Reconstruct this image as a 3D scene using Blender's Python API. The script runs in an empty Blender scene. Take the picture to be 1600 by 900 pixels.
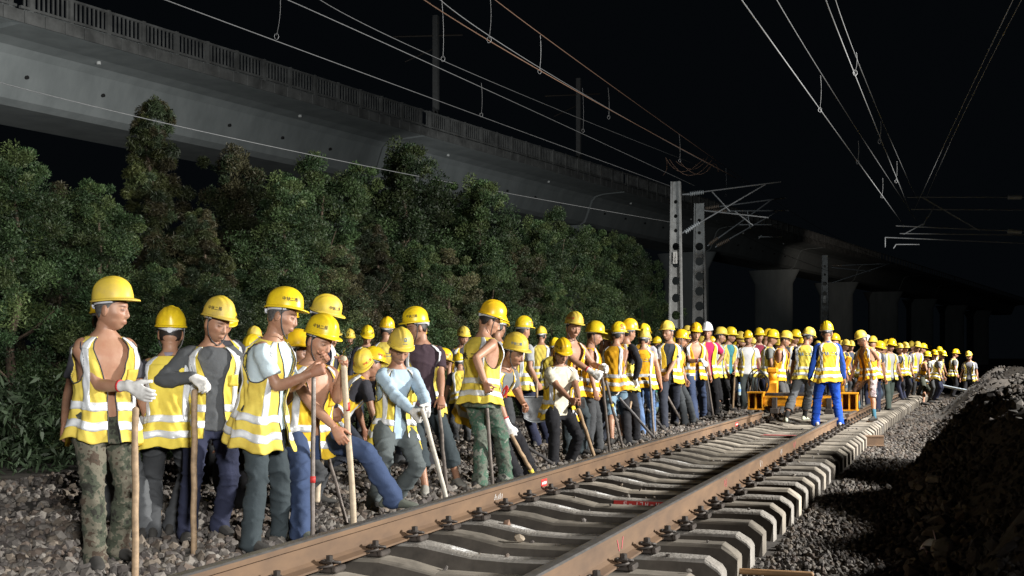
import bpy, math, random
import numpy as np
from mathutils import Vector, Matrix
random.seed(7); np.random.seed(7)
R = math.radians
SC = bpy.context.scene
COL = SC.collection
# ------------------------------------------------------------------ camera, world, light, exposure
FPX, CX, HY = 1950.0, 800.0, 559.0          # focal length, centre column and horizon row, in photo pixels
CAM = np.array([2.5, 0.0, 1.16])
TH = R(19.0)
FWD = np.array([-math.sin(TH), math.cos(TH), 0.0])
RGT = np.array([math.cos(TH), math.sin(TH), 0.0])
UP = np.array([0, 0, 1.0])
cd = bpy.data.cameras.new('camera'); cam = bpy.data.objects.new('camera', cd); COL.objects.link(cam)
cd.sensor_width = 36.0; cd.lens = FPX/1600*36; cd.shift_y = (HY-450)/1600
cd.clip_start = 0.1; cd.clip_end = 3000
cam.location = CAM; cam.rotation_euler = (R(90), 0, TH)
SC.camera = cam
w = bpy.data.worlds.new('World'); SC.world = w; w.use_nodes = True
bg = w.node_tree.nodes['Background']; bg.inputs[0].default_value = (0.55, 0.75, 1.0, 1); bg.inputs[1].default_value = 0.0022
SC.view_settings.view_transform = 'Standard'; SC.view_settings.look = 'None'
SC.view_settings.exposure = 0.28; SC.view_settings.gamma = 1.0
SC.cycles.max_bounces = 4; SC.cycles.diffuse_bounces = 2; SC.cycles.glossy_bounces = 2
SC.cycles.transmission_bounces = 3; SC.cycles.volume_bounces = 0; SC.cycles.use_denoising = True
SC.cycles.caustics_reflective = False; SC.cycles.caustics_refractive = False

def flood(name, loc, aim, power, angle, col=(1.0, 0.985, 0.965), rad=0.28, blend=0.6):
    l = bpy.data.lights.new(name, 'SPOT'); l.energy = power; l.spot_size = R(angle); l.spot_blend = blend
    l.shadow_soft_size = rad; l.color = col
    o = bpy.data.objects.new(name, l); COL.objects.link(o); o.location = loc
    o.rotation_euler = (Vector(aim)-Vector(loc)).to_track_quat('-Z', 'Y').to_euler()
    return o
# unseen floods: first two are the inferred track-side work lights, the rest added
flood('unseen_floodlight', (11.5, 12.5, 4.4), (-4.0, 11.0, 0.9), 15000, 118, col=(1.0, .97, .92), rad=.4)
flood('unseen_floodlight', (7.5, 22.5, 6.0), (-1.5, 25.0, 0.3), 9500, 108, col=(1.0, .965, .91), rad=.35)
flood('unseen_floodlight', (8.0, -6.0, 4.2), (-3.8, 5.4, 1.0), 9500, 48, rad=.7, blend=.8)  # added fill from behind the camera, brightens the near workers
flood('unseen_floodlight', (7.5, 37.0, 6.0), (0.5, 38.0, 0.0), 8500, 112, col=(1.0, .965, .91))  # added flood out of view, brightens the far crowd
flood('unseen_floodlight', (0.0, 128.0, 9.0), (-14.0, 172.0, 15.5), 2600, 40, col=(1.0, .88, .76), blend=.9)  # added only to pick out the far girders of the viaduct
flood('unseen_floodlight', (-13.5, 23.0, 6.0), (-31.0, 46.0, 13.6), 10000, 130, col=(.93, .98, .98), rad=.4)  # added behind the trees just to light the near viaduct web
flood('unseen_floodlight', (-13.0, 58.0, 6.0), (-26.0, 84.0, 14.0), 3600, 66, col=(.95, .98, .97), rad=.4, blend=.7)  # second added lamp, carries the light farther along the viaduct web

# ------------------------------------------------------------------ projection helpers (photo pixel -> place)
def at(px, py, D):
    return CAM + FWD*D + RGT*((px-CX)/FPX*D) + UP*((HY-py)/FPX*D)
def depth_ground(py, z):
    return FPX*(CAM[2]-z)/(py-HY)
def ground(px, py, z):
    return at(px, py, depth_ground(py, z))
def at_z(px, py, z):
    return at(px, py, FPX*(z-CAM[2])/(HY-py))
def nrm(v):
    v = np.asarray(v, float); return v/(np.linalg.norm(v)+1e-12)
def facing(yaw):
    a = R(yaw); return -math.cos(a)*FWD + math.sin(a)*RGT
def track_x(Y):
    Y = np.asarray(Y, float); return np.where(Y > 7.5, (Y-7.5)**2/1590.0, 0.0)
def track_dx(Y):
    return max(0.0, 2*(Y-7.5)/1590.0)

# ------------------------------------------------------------------ mesh helpers
class G:
    def __init__(s): s.V = []; s.F = []; s.n = 0; s.M = []; s.S = []
    def add(s, v, f, m=0, smooth=True):
        v = np.asarray(v, float).reshape(-1, 3); f = np.asarray(f, int)
        s.V.append(v); s.F.append(f+s.n); s.M.append((m, len(f))); s.S.append((smooth, len(f))); s.n += len(v)
    def box(s, c, d, rot=None, m=0, bev=0.0):
        x, y, z = np.array(d)/2.0
        if bev > 0:
            b = min(bev, x*.9, y*.9, z*.9); P = []; 
            g = G()
            pts = []
            for sx in (-1, 1):
                for sy in (-1, 1):
                    for sz in (-1, 1):
                        pts += [(sx*x, sy*(y-b), sz*(z-b)), (sx*(x-b), sy*y, sz*(z-b)), (sx*(x-b), sy*(y-b), sz*z)]
            pts = np.array(pts)
            def I(sx, sy, sz, k): return ((sx*2+sy)*2+sz)*3+k
            q = []
            t = []
            for k, (a, b_, c_) in enumerate(((0, 1, 2), (1, 0, 2), (2, 0, 1))):
                for sg in (0, 1):
                    idx = []
                    for (u, v) in ((0, 0), (1, 0), (1, 1), (0, 1)):
                        e = [0, 0, 0]; e[a] = sg; e[b_] = u; e[c_] = v; idx.append(I(*e, k))
                    q.append(idx)
            for a in range(3):
                b_, c_ = [i for i in range(3) if i != a]
                for u in (0, 1):
                    for v in (0, 1):
                        e0 = [0, 0, 0]; e0[b_] = u; e0[c_] = v; e1 = list(e0); e1[a] = 1
                        q.append([I(*e0, b_), I(*e1, b_), I(*e1, c_), I(*e0, c_)])
            for e in np.ndindex(2, 2, 2): t.append([I(*e, 0), I(*e, 1), I(*e, 2)])
            V = pts
            if rot is not None: V = V @ np.array(rot).T
            V = V+np.array(c)
            n0 = s.n
            s.V.append(V); s.n += len(V)
            s.F.append(np.array(q)+n0); s.M.append((m, len(q))); s.S.append((False, len(q)))
            s.F.append(np.array(t)+n0); s.M.append((m, len(t))); s.S.append((False, len(t)))
            return
        V = np.array([(a, b, e) for a in (-x, x) for b in (-y, y) for e in (-z, z)])
        if rot is not None: V = V @ np.array(rot).T
        s.add(V+np.array(c), [(0, 1, 3, 2), (4, 6, 7, 5), (0, 4, 5, 1), (2, 3, 7, 6), (0, 2, 6, 4), (1, 5, 7, 3)], m, False)
    def grid(s, P, closed_u=False, mask=None, m=0, smooth=True):
        """P: nu x nv x 3"""
        nu, nv = P.shape[:2]
        i = np.arange(nu if closed_u else nu-1); j = np.arange(nv-1)
        I, J = np.meshgrid(i, j, indexing='ij'); I2 = (I+1) % nu
        f = np.stack([I*nv+J, I2*nv+J, I2*nv+J+1, I*nv+J+1], -1)
        if mask is not None: f = f[mask]
        s.add(P.reshape(-1, 3), f.reshape(-1, 4), m, smooth)
    def tube(s, pts, rad, n=10, ax=None, cap=True, m=0, smooth=True, flat=False):
        """swept tube; rad: scalar, list of scalars or list of (a,b) with ax = list of lateral axes for a"""
        pts = np.asarray(pts, float); k = len(pts)
        if np.isscalar(rad): rad = [rad]*k
        rad = np.array([(r, r) if np.isscalar(r) else tuple(r) for r in rad], float)
        T = np.zeros_like(pts); T[1:-1] = pts[2:]-pts[:-2]; T[0] = pts[1]-pts[0]; T[-1] = pts[-1]-pts[-2]
        T /= np.linalg.norm(T, axis=1)[:, None]+1e-12
        A = np.zeros_like(pts)
        if ax is not None:
            ax = np.asarray(ax, float); ax = np.tile(ax, (k, 1)) if ax.ndim == 1 else ax
            A = ax-(ax*T).sum(1)[:, None]*T
        else:
            a = np.array([0, 0, 1.0]) if abs(T[0][2]) < .9 else np.array([1.0, 0, 0])
            for i in range(k):
                a = a-np.dot(a, T[i])*T[i]; a = nrm(a); A[i] = a
        A /= np.linalg.norm(A, axis=1)[:, None]+1e-12
        B = np.cross(T, A)
        if cap and not flat:
            e = [0.55, 0.9]
            def ext(i, sg):
                r = rad[i].min()
                return [(pts[i]+sg*T[i]*r*.85*q, rad[i]*math.sqrt(max(0.02, 1-q*q)), A[i], B[i]) for q in e]
            st = ext(0, -1)[::-1]; en = ext(-1, 1)
            pts = np.concatenate([[x[0] for x in st], pts, [x[0] for x in en]])
            rad = np.concatenate([[x[1] for x in st], rad, [x[1] for x in en]])
            A = np.concatenate([[x[2] for x in st], A, [x[2] for x in en]]); B = np.concatenate([[x[3] for x in st], B, [x[3] for x in en]])
        k = len(pts)
        an = np.linspace(0, 2*math.pi, n, endpoint=False)
        P = pts[:, None, :]+rad[:, None, :1]*np.cos(an)[None, :, None]*A[:, None, :]+rad[:, None, 1:]*np.sin(an)[None, :, None]*B[:, None, :]
        V = np.concatenate([P.reshape(-1, 3), pts[:1], pts[-1:]])
        i = np.arange(k-1); j = np.arange(n); I, J = np.meshgrid(i, j, indexing='ij'); J2 = (J+1) % n
        f = np.stack([I*n+J, I*n+J2, (I+1)*n+J2, (I+1)*n+J], -1).reshape(-1, 4)
        n0 = s.n
        s.V.append(V); s.n += len(V)
        s.F.append(f+n0); s.M.append((m, len(f))); s.S.append((smooth, len(f)))
        if cap:
            c0, c1 = k*n, k*n+1; j = np.arange(n); j2 = (j+1) % n
            t = np.concatenate([np.stack([np.full(n, c0), j2, j], -1), np.stack([np.full(n, c1), (k-1)*n+j, (k-1)*n+j2], -1)])
            s.F.append(t+n0); s.M.append((m, len(t))); s.S.append((smooth and not flat, len(t)))
    def ball(s, c, r, n=14, axes=None, m=0):
        r = np.array([r, r, r] if np.isscalar(r) else r, float)
        th = np.linspace(0.001, math.pi-.001, n//2+1); ph = np.linspace(0, 2*math.pi, n, endpoint=False)
        D = np.stack([np.cos(ph)[:, None]*np.sin(th)[None], np.sin(ph)[:, None]*np.sin(th)[None], np.tile(np.cos(th), (n, 1))], -1)*r
        if axes is not None: D = D @ np.array(axes)
        s.grid(D[:, ::-1]+np.array(c), closed_u=True, m=m)
    def arrays(s):
        return np.concatenate(s.V), s.F
    def mesh(s, name, mats=()):
        return make_mesh(name, np.concatenate(s.V), s.F, mats, np.concatenate([np.full(c, m, np.int32) for m, c in s.M]),
                         np.concatenate([np.full(c, m, bool) for m, c in s.S]))
    def build(s, name, mats, parent=None, loc=(0, 0, 0)):
        if not isinstance(mats, (list, tuple)): mats = [mats]
        return link(name, s.mesh(name, mats), parent, loc)

def make_mesh(name, V, F, mats=(), mi=None, sm=None):
    me = bpy.data.meshes.new(name)
    F = [f for f in F if len(f)]
    cnt = np.concatenate([np.full(len(f), f.shape[1], np.int32) for f in F]); loops = np.concatenate([f.ravel() for f in F]).astype(np.int32)
    me.vertices.add(len(V)); me.vertices.foreach_set('co', np.asarray(V, np.float32).ravel())
    me.loops.add(len(loops)); me.loops.foreach_set('vertex_index', loops)
    me.polygons.add(len(cnt)); me.polygons.foreach_set('loop_start', np.concatenate([[0], np.cumsum(cnt)[:-1]]).astype(np.int32))
    me.polygons.foreach_set('loop_total', cnt)
    if mi is not None: me.polygons.foreach_set('material_index', np.asarray(mi, np.int32))
    me.polygons.foreach_set('use_smooth', np.ones(len(cnt), bool) if sm is None else np.asarray(sm, bool))
    me.update(calc_edges=True); me.validate()
    for m in mats: me.materials.append(m)
    return me
def link(name, data, parent=None, loc=(0, 0, 0)):
    o = bpy.data.objects.new(name, data); COL.objects.link(o); o.location = loc
    if parent is not None: o.parent = parent
    return o
def empty(name, loc):
    return link(name, None, None, loc)
def tag(o, label=None, cat=None, group=None, kind=None):
    if label: o['label'] = label
    if cat: o['category'] = cat
    if group: o['group'] = group
    if kind: o['kind'] = kind
    return o
def copy_tree(o, parent=None):
    c = o.copy(); COL.objects.link(c)
    if parent is not None: c.parent = parent
    for ch in list(o.children): copy_tree(ch, c)
    return c
def solidify(o, t, off=-1):
    m = o.modifiers.new('thickness', 'SOLIDIFY'); m.thickness = t; m.offset = off; return o

TMP = bpy.data.scenes.new('tmp')
def remesh(g, voxel, smooth=2):
    """one continuous surface out of overlapping closed shapes"""
    V, F = g.arrays(); me = make_mesh('t', V, F)
    o = bpy.data.objects.new('t', me); TMP.collection.objects.link(o)
    m = o.modifiers.new('r', 'REMESH'); m.mode = 'VOXEL'; m.voxel_size = voxel
    if smooth: s = o.modifiers.new('s', 'SMOOTH'); s.factor = .5; s.iterations = smooth
    vl = TMP.view_layers[0]; vl.update(); dg = vl.depsgraph
    ev = o.evaluated_get(dg); em = ev.data
    nv, npol = len(em.vertices), len(em.polygons)
    co = np.empty(nv*3, np.float32); em.vertices.foreach_get('co', co)
    ls = np.empty(npol, np.int32); em.polygons.foreach_get('loop_start', ls)
    lt = np.empty(npol, np.int32); em.polygons.foreach_get('loop_total', lt)
    lv = np.empty(len(em.loops), np.int32); em.loops.foreach_get('vertex_index', lv)
    nr = np.empty(nv*3, np.float32); em.vertex_normals.foreach_get('vector', nr)
    q = lv.reshape(-1, 4) if (lt == 4).all() else np.stack([lv[ls+i] for i in range(4)], -1)
    bpy.data.objects.remove(o); bpy.data.meshes.remove(me)
    return co.reshape(-1, 3).astype(float), q.astype(int), nr.reshape(-1, 3).astype(float)
def snoise(P, freq, seed, octs=3):
    """cheap smooth noise: a sum of randomly turned sines"""
    rs = np.random.RandomState(seed); P = np.asarray(P)*np.asarray(freq); out = np.zeros(len(P)); a = 1.0
    for o in range(octs):
        for k in range(3):
            d = rs.randn(3); d /= np.linalg.norm(d); out += a*np.sin(P @ d*(1.9**o)*6.28+rs.rand()*6.28+1.3*np.sin(P @ rs.randn(3)*2.0*(1.7**o)))
        a *= .55
    return out/3.0

# ------------------------------------------------------------------ materials
MC = {}
def nodes_of(name):
    m = bpy.data.materials.new(name); m.use_nodes = True
    nt = m.node_tree; return m, nt, nt.nodes['Principled BSDF']
def N(nt, typ, **kw):
    n = nt.nodes.new(typ)
    for k, v in kw.items():
        if k in n.inputs: n.inputs[k].default_value = v
        else: setattr(n, k, v)
    return n
def mat(name, col, rough=.7, var=.25, scale=8.0, metal=0.0, bump=0.0, bscale=60.0, spec=.5, col2=None, detail=6, coord='Object', attr=None, vs=None, orand=0.0, ridged=False):
    key = (name, tuple(col), rough, var, scale)
    if key in MC: return MC[key]
    m, nt, b = nodes_of(name); L = nt.links
    tc = N(nt, 'ShaderNodeTexCoord')
    no = N(nt, 'ShaderNodeTexNoise', Scale=scale, Detail=detail, Roughness=.62); src = tc.outputs[coord]
    if vs: vm_ = N(nt, 'ShaderNodeVectorMath', operation='MULTIPLY'); vm_.inputs[1].default_value = vs; L.new(src, vm_.inputs[0]); src = vm_.outputs[0]
    L.new(src, no.inputs['Vector'])
    rp = N(nt, 'ShaderNodeValToRGB'); L.new(no.outputs['Fac'], rp.inputs['Fac'])
    c = np.array(col); c2 = np.array(col2) if col2 is not None else c*(1-var)
    rp.color_ramp.elements[0].position = .33; rp.color_ramp.elements[1].position = .68
    rp.color_ramp.elements[0].color = (*np.clip(c2, 0, 1), 1); rp.color_ramp.elements[1].color = (*np.clip(c*(1+var*.35), 0, 1), 1)
    out = rp.outputs['Color']
    if attr:
        at_ = N(nt, 'ShaderNodeAttribute', attribute_name=attr); mx = N(nt, 'ShaderNodeMix', data_type='RGBA', blend_type='MULTIPLY')
        mx.inputs['Factor'].default_value = 1.0; L.new(out, mx.inputs['A']); L.new(at_.outputs['Color'], mx.inputs['B']); out = mx.outputs['Result']
    if orand:
        oi = N(nt, 'ShaderNodeObjectInfo'); mr = N(nt, 'ShaderNodeMapRange'); mr.inputs[3].default_value = 1-orand; mr.inputs[4].default_value = 1+orand*.35; L.new(oi.outputs['Random'], mr.inputs[0])
        mx = N(nt, 'ShaderNodeVectorMath', operation='SCALE'); L.new(out, mx.inputs[0]); L.new(mr.outputs[0], mx.inputs['Scale']); out = mx.outputs[0]
    L.new(out, b.inputs['Base Color'])
    b.inputs['Roughness'].default_value = rough; b.inputs['Metallic'].default_value = metal
    b.inputs['Specular IOR Level'].default_value = spec
    if bump > 0:
        n2 = N(nt, 'ShaderNodeTexNoise', Scale=bscale, Detail=5.0, Roughness=.6); L.new(tc.outputs[coord], n2.inputs['Vector'])
        bp = N(nt, 'ShaderNodeBump', Strength=bump, Distance=.02); L.new(n2.outputs['Fac'], bp.inputs['Height'])
        if ridged:      # creases in cloth
            n3 = N(nt, 'ShaderNodeTexNoise', Scale=5.5, Detail=2.5, Roughness=.5, Distortion=.6); n3.noise_type = 'RIDGED_MULTIFRACTAL'; L.new(tc.outputs[coord], n3.inputs['Vector'])
            b3 = N(nt, 'ShaderNodeBump', Strength=.55, Distance=.012); L.new(n3.outputs['Fac'], b3.inputs['Height']); L.new(b3.outputs['Normal'], bp.inputs['Normal']); L.new(bp.outputs['Normal'], b.inputs['Normal'])
    MC[key] = m; return m
def camo(name, cols, scale=7.0):
    if name in MC: return MC[name]
    m, nt, b = nodes_of(name); L = nt.links
    tc = N(nt, 'ShaderNodeTexCoord')
    no = N(nt, 'ShaderNodeTexNoise', Scale=scale, Detail=4.0, Roughness=.72); L.new(tc.outputs['Object'], no.inputs['Vector'])
    rp = N(nt, 'ShaderNodeValToRGB'); rp.color_ramp.interpolation = 'CONSTANT'
    ps = [0, .42, .5, .58, .66]
    while len(rp.color_ramp.elements) < len(cols): rp.color_ramp.elements.new(.5)
    for i, c in enumerate(cols): e = rp.color_ramp.elements[i]; e.position = ps[i]; e.color = (*c, 1)
    L.new(no.outputs['Fac'], rp.inputs['Fac']); L.new(rp.outputs['Color'], b.inputs['Base Color']); b.inputs['Roughness'].default_value = .9
    n2 = N(nt, 'ShaderNodeTexNoise', Scale=45.0, Detail=4.0); L.new(tc.outputs['Object'], n2.inputs['Vector'])
    bp = N(nt, 'ShaderNodeBump', Strength=.5, Distance=.01); L.new(n2.outputs['Fac'], bp.inputs['Height']); L.new(bp.outputs['Normal'], b.inputs['Normal'])
    MC[name] = m; return m
def cloth(col, name='cloth'):
    return mat(name, col, .9, .16, 6.0, bump=.14, bscale=60.0, spec=.2, ridged=True)
# ------------------------------------------------------------------ the ground
M_soil = mat('soil', (.045, .036, .027), .95, .5, 1.2, bump=.8, bscale=14)
M_ballast_bed = mat('ballast bed', (.062, .053, .044), .95, .75, 22.0, bump=1.0, bscale=30)
g = G()
xs = np.concatenate([[-1500, -400, -120], np.arange(-40, 60, 4.0), [120, 400, 1500]]); ys = np.concatenate([[-200, -60], np.arange(-20, 160, 4.0), [260, 500, 2500]])
X, Y = np.meshgrid(xs, ys, indexing='ij'); Z = -.42+.05*np.sin(X*1.1)*np.cos(Y*.7)
g.grid(np.stack([X, Y, Z], -1)); tag(g.build('ground', M_soil), kind='structure')

def bed_z(X, Y):
    """height of the ballast bed beside and under the track"""
    u = X-track_x(Y)
    z = np.interp(u, [-9.5, -7.5, -6, -2.2, -1.5, -1.0, 1.2, 1.45, 2.2, 3.2, 5, 7], [-.5, -.3, -.06, -.045, -.05, -.2, -.24, -.25, -.27, -.26, -.3, -.6])
    return z
def bank_z(X, Y):
    """the dug-out spoil bank on the far side of the shoulder"""
    u = X-track_x(Y)
    edge = 2.25+.35*np.sin(Y*.7+1)+.2*np.sin(Y*1.9)+np.clip((7-Y)*.35, 0, 3)
    h = np.clip((u-edge)/1.3, 0, 1)
    h = h*h*(3-2*h)*(.78+.14*np.sin(Y*1.3)+.08*np.sin(Y*3.1+X*2))+.10*np.clip((u-edge-1.1)/1.6, 0, 1)
    return h*(1-.72*np.clip((u-edge-1.5)/1.6, 0, 1))
xs = np.arange(-9.4, 12, .13); ys = np.concatenate([np.arange(-6, 26, .13), np.arange(26, 90, .6)])
X, Y = np.meshgrid(xs, ys, indexing='ij'); Xc = X+track_x(Y)
nz = snoise(np.stack([X.ravel(), Y.ravel(), X.ravel()*0], -1), .8, 5).reshape(X.shape)
Zb = bed_z(Xc, Y)
bk = bank_z(Xc, Y)
Z = Zb+bk*1.15+.022*nz+bk*.10*snoise(np.stack([X.ravel(), Y.ravel(), X.ravel()*0], -1), .6, 9).reshape(X.shape)
g = G(); g.grid(np.stack([Xc, Y, Z], -1)); tag(g.build('terrain', M_ballast_bed), kind='structure')

# loose ballast stones (stuff)
def ico():
    p = (1+5**.5)/2
    v = np.array([(-1, p, 0), (1, p, 0), (-1, -p, 0), (1, -p, 0), (0, -1, p), (0, 1, p), (0, -1, -p), (0, 1, -p), (p, 0, -1), (p, 0, 1), (-p, 0, -1), (-p, 0, 1)], float)
    f = np.array([(0, 11, 5), (0, 5, 1), (0, 1, 7), (0, 7, 10), (0, 10, 11), (1, 5, 9), (5, 11, 4), (11, 10, 2), (10, 7, 6), (7, 1, 8), (3, 9, 4), (3, 4, 2), (3, 2, 6), (3, 6, 8), (3, 8, 9), (4, 9, 5), (2, 4, 11), (6, 2, 10), (8, 6, 7), (9, 8, 1)])
    return v/np.linalg.norm(v[0]), f
IV, IF = ico()
def scatter(name, x, y, z, size, rs, tones):
    n = len(x)
    A = rs.randn(n, 3, 3); A, _ = np.linalg.qr(A)
    sc = np.stack([np.ones(n), .62+.35*rs.rand(n), .5+.4*rs.rand(n)], -1)*size[:, None]
    pts = IV[None]*(.72+.5*rs.rand(n, 12, 1))
    pts = pts*sc[:, None, :]
    pts = np.einsum('nij,nkj->nki', A, pts)+np.stack([x, y, z], -1)[:, None, :]
    F = (IF[None]+(np.arange(n)*12)[:, None, None]).reshape(-1, 3)
    me = make_mesh(name, pts.reshape(-1, 3), [F], [], None, np.zeros(len(F), bool))
    ca = me.color_attributes.new('tone', 'FLOAT_COLOR', 'POINT')
    t = tones[rs.randint(0, len(tones), n)]*(.7+.6*rs.rand(n, 1))
    c = np.ones((n, 12, 4), np.float32); t = t*np.where(bank_z(x, y) > .12, .30, np.where(x-track_x(y) > 1.3, .78, 1.0))[:, None] if n > 5 else t; c[:, :, :3] = t[:, None, :]  # shoulder tone lowered to stand in for the bank's shadow; bank stones darker
    ca.data.foreach_set('color', c.ravel())
    return me
M_stone = mat('ballast stone', (1, 1, 1), .85, .22, 30.0, bump=.5, bscale=90, attr='tone', spec=.3)
tones = .60*np.array([(.25, .225, .20), (.20, .18, .165), (.33, .30, .265), (.15, .13, .12), (.30, .25, .20), (.21, .165, .135)])
rs = np.random.RandomState(3)
def zone(x0, x1, y0, y1, dens, smin, smax, zoff=0.0):
    n = int((x1-x0)*(y1-y0)*dens); y = y0+(y1-y0)*rs.rand(n); u = x0+(x1-x0)*rs.rand(n); x = u+track_x(y)
    s = (smin+(smax-smin)*rs.rand(n)**1.7)
    z = bed_z(x, y)+bank_z(x, y)*1.15+.022*0+rs.rand(n)*.03+zoff
    return x, y, z, s
def crumbs(n):
    k = rs.randint(4, 34, n); y = 2.65+.58*k+(rs.rand(n)-.5)*.13; u = (rs.rand(n)-.5)*2.4; z = np.where(np.abs(u) < .3, -.066, np.where(np.abs(u) < .6, -.03, .0))
    ok = (np.abs(np.abs(u)-.7525) > .17); return (u+track_x(y))[ok], y[ok], z[ok], (.008+.016*rs.rand(n)**2)[ok]
parts = [crumbs(240), zone(-8.6, -4.0, 5, 15, 110, .022, .055), zone(-4.0, -.98, 3.5, 14, 250, .022, .058), zone(-4.0, -.98, 3.5, 14, 160, .012, .025), zone(-5, -.98, 14, 26, 170, .024, .05), zone(-6, -.98, 26, 55, 40, .035, .06),
         zone(1.35, 3.2, 3.5, 13, 560, .015, .034), zone(1.35, 4, 13, 24, 280, .02, .042), zone(1.35, 5, 24, 55, 50, .03, .06),
         zone(-1.0, 1.35, 3.5, 20, 90, .015, .03, -.03), zone(2.2, 5, 4, 20, 60, .03, .09, .01), zone(2.3, 6, 5, 22, 90, .02, .06, -.01)]
arr = [np.concatenate([p[i] for p in parts]) for i in range(4)]
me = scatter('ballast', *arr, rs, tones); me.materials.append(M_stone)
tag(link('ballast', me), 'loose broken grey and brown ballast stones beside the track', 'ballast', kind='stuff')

# ------------------------------------------------------------------ track
M_conc = mat('sleeper concrete', (.32, .285, .235), .9, .5, 4.0, bump=.5, bscale=45, spec=.3, orand=.5)
def lime_conc():
    m, nt, b = nodes_of('sleeper concrete with lime'); L = nt.links
    tc = N(nt, 'ShaderNodeTexCoord'); n1 = N(nt, 'ShaderNodeTexNoise', Scale=5.0, Detail=6.0); L.new(tc.outputs['Object'], n1.inputs['Vector'])
    r1 = N(nt, 'ShaderNodeValToRGB'); L.new(n1.outputs['Fac'], r1.inputs['Fac'])
    r1.color_ramp.elements[0].color = (.16, .145, .125, 1); r1.color_ramp.elements[1].color = (.32, .30, .27, 1); r1.color_ramp.elements[0].position = .33; r1.color_ramp.elements[1].position = .7
    # a splash of lime about a spot on the sleeper
    mp = N(nt, 'ShaderNodeVectorMath', operation='DISTANCE'); mp.inputs[1].default_value = (-.36, 0.05, -.03); L.new(tc.outputs['Object'], mp.inputs[0])
    n2 = N(nt, 'ShaderNodeTexNoise', Scale=38.0, Detail=5.0, Roughness=.8); L.new(tc.outputs['Object'], n2.inputs['Vector'])
    mr = N(nt, 'ShaderNodeMapRange'); mr.inputs[1].default_value = .02; mr.inputs[2].default_value = .26; mr.inputs[3].default_value = .22; mr.inputs[4].default_value = -.25; L.new(mp.outputs['Value'], mr.inputs[0])
    ad = N(nt, 'ShaderNodeMath', operation='ADD'); L.new(mr.outputs[0], ad.inputs[0]); L.new(n2.outputs['Fac'], ad.inputs[1])
    r2 = N(nt, 'ShaderNodeValToRGB'); r2.color_ramp.elements[0].position = .58; r2.color_ramp.elements[1].position = .74; L.new(ad.outputs[0], r2.inputs['Fac'])
    mx = N(nt, 'ShaderNodeMix', data_type='RGBA'); mx.inputs['B'].default_value = (.75, .75, .74, 1)
    L.new(r2.outputs['Color'], mx.inputs['Factor']); L.new(r1.outputs['Color'], mx.inputs['A']); L.new(mx.outputs['Result'], b.inputs['Base Color']); b.inputs['Roughness'].default_value = .9
    n3 = N(nt, 'ShaderNodeTexNoise', Scale=45.0, Detail=5.0); L.new(tc.outputs['Object'], n3.inputs['Vector'])
    bp = N(nt, 'ShaderNodeBump', Strength=.5, Distance=.02); L.new(n3.outputs['Fac'], bp.inputs['Height']); L.new(bp.outputs['Normal'], b.inputs['Normal'])
    return m
M_lime = lime_conc()
M_rust = mat('rail rust', (.15, .092, .052), .75, .4, 4.0, bump=.25, bscale=60, spec=.35, col2=(.095, .06, .038), vs=(1, .35, 1))
M_steel = mat('rail running steel', (.12, .115, .11), .45, .3, 12.0, metal=.5)
M_iron = mat('dark iron', (.055, .045, .038), .6, .5, 20, metal=.3, bump=.3)
M_redpaint = mat('red paint', (.55, .035, .03), .6, .2, 20)
M_white = mat('white paint', (.78, .78, .76), .7, .12, 30)
M_pink = mat('pink chalk paint', (.75, .12, .17), .8, .3, 60)

M_side = mat('stained and shade-darkened sleeper side', (.075, .064, .052), .95, .45, 7.0, bump=.6, bscale=40)  # sides coloured darker than the tops: ballast stain plus painted-in shade
M_cut = mat('fresh cut steel', (.62, .57, .5), .5, .2, 12)
def sleeper_mesh(mt, seed):
    xs = [-1.30, -1.275, -1.2, -1.0, -.9, -.6, -.45, -.25, 0, .25, .45, .6, .9, 1.0, 1.2, 1.275, 1.30]
    tp = [-.075, -.05, -.0, .0, .0, .0, -.02, -.062, -.066, -.062, -.02, .0, .0, .0, -.0, -.05, -.075]
    rs_ = np.random.RandomState(seed); g = G(); rows = []
    for x, t in zip(xs, tp):
        mid = abs(x) < .3
        wt = .085 if not mid else .072; wb = .115 if not mid else .095
        e = .012 if abs(x) > 1.28 else 0
        rows.append([(x, -wb+e, -.235), (x, -wt-.008, t-.02), (x, -wt, t-.008), (x, -wt+.012, t), (x, 0, t+.002), (x, wt-.012, t), (x, wt, t-.008), (x, wt+.008, t-.02), (x, wb-e, -.235)])
    P = np.array(rows, float); P[:, 1:-1] += (rs_.rand(*P[:, 1:-1].shape)-.5)*.006
    nn_ = len(rows[0]); g.V = [P.reshape(-1, 3)]; g.n = len(g.V[0])
    for j_ in range(nn_-1):
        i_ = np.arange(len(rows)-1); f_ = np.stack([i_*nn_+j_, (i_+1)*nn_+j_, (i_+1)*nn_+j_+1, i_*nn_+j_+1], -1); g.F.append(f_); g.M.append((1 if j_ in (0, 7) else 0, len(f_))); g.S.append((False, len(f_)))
    n = len(rows[0])
    for row, rev in ((0, False), (len(rows)-1, True)):
        f = list(range(row*n, row*n+n)); f = f if not rev else f[::-1]
        g.F.append(np.array([f])); g.M.append((0, 1)); g.S.append((False, 1))
    g.F.append(np.array([[0, n-1, (len(rows)-1)*n+n-1, (len(rows)-1)*n]])); g.M.append((0, 1)); g.S.append((False, 1))
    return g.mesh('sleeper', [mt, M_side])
SM = [sleeper_mesh(M_conc, s) for s in (1, 2, 3)]; SL = [sleeper_mesh(M_lime, s) for s in (4, 5)]
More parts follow.
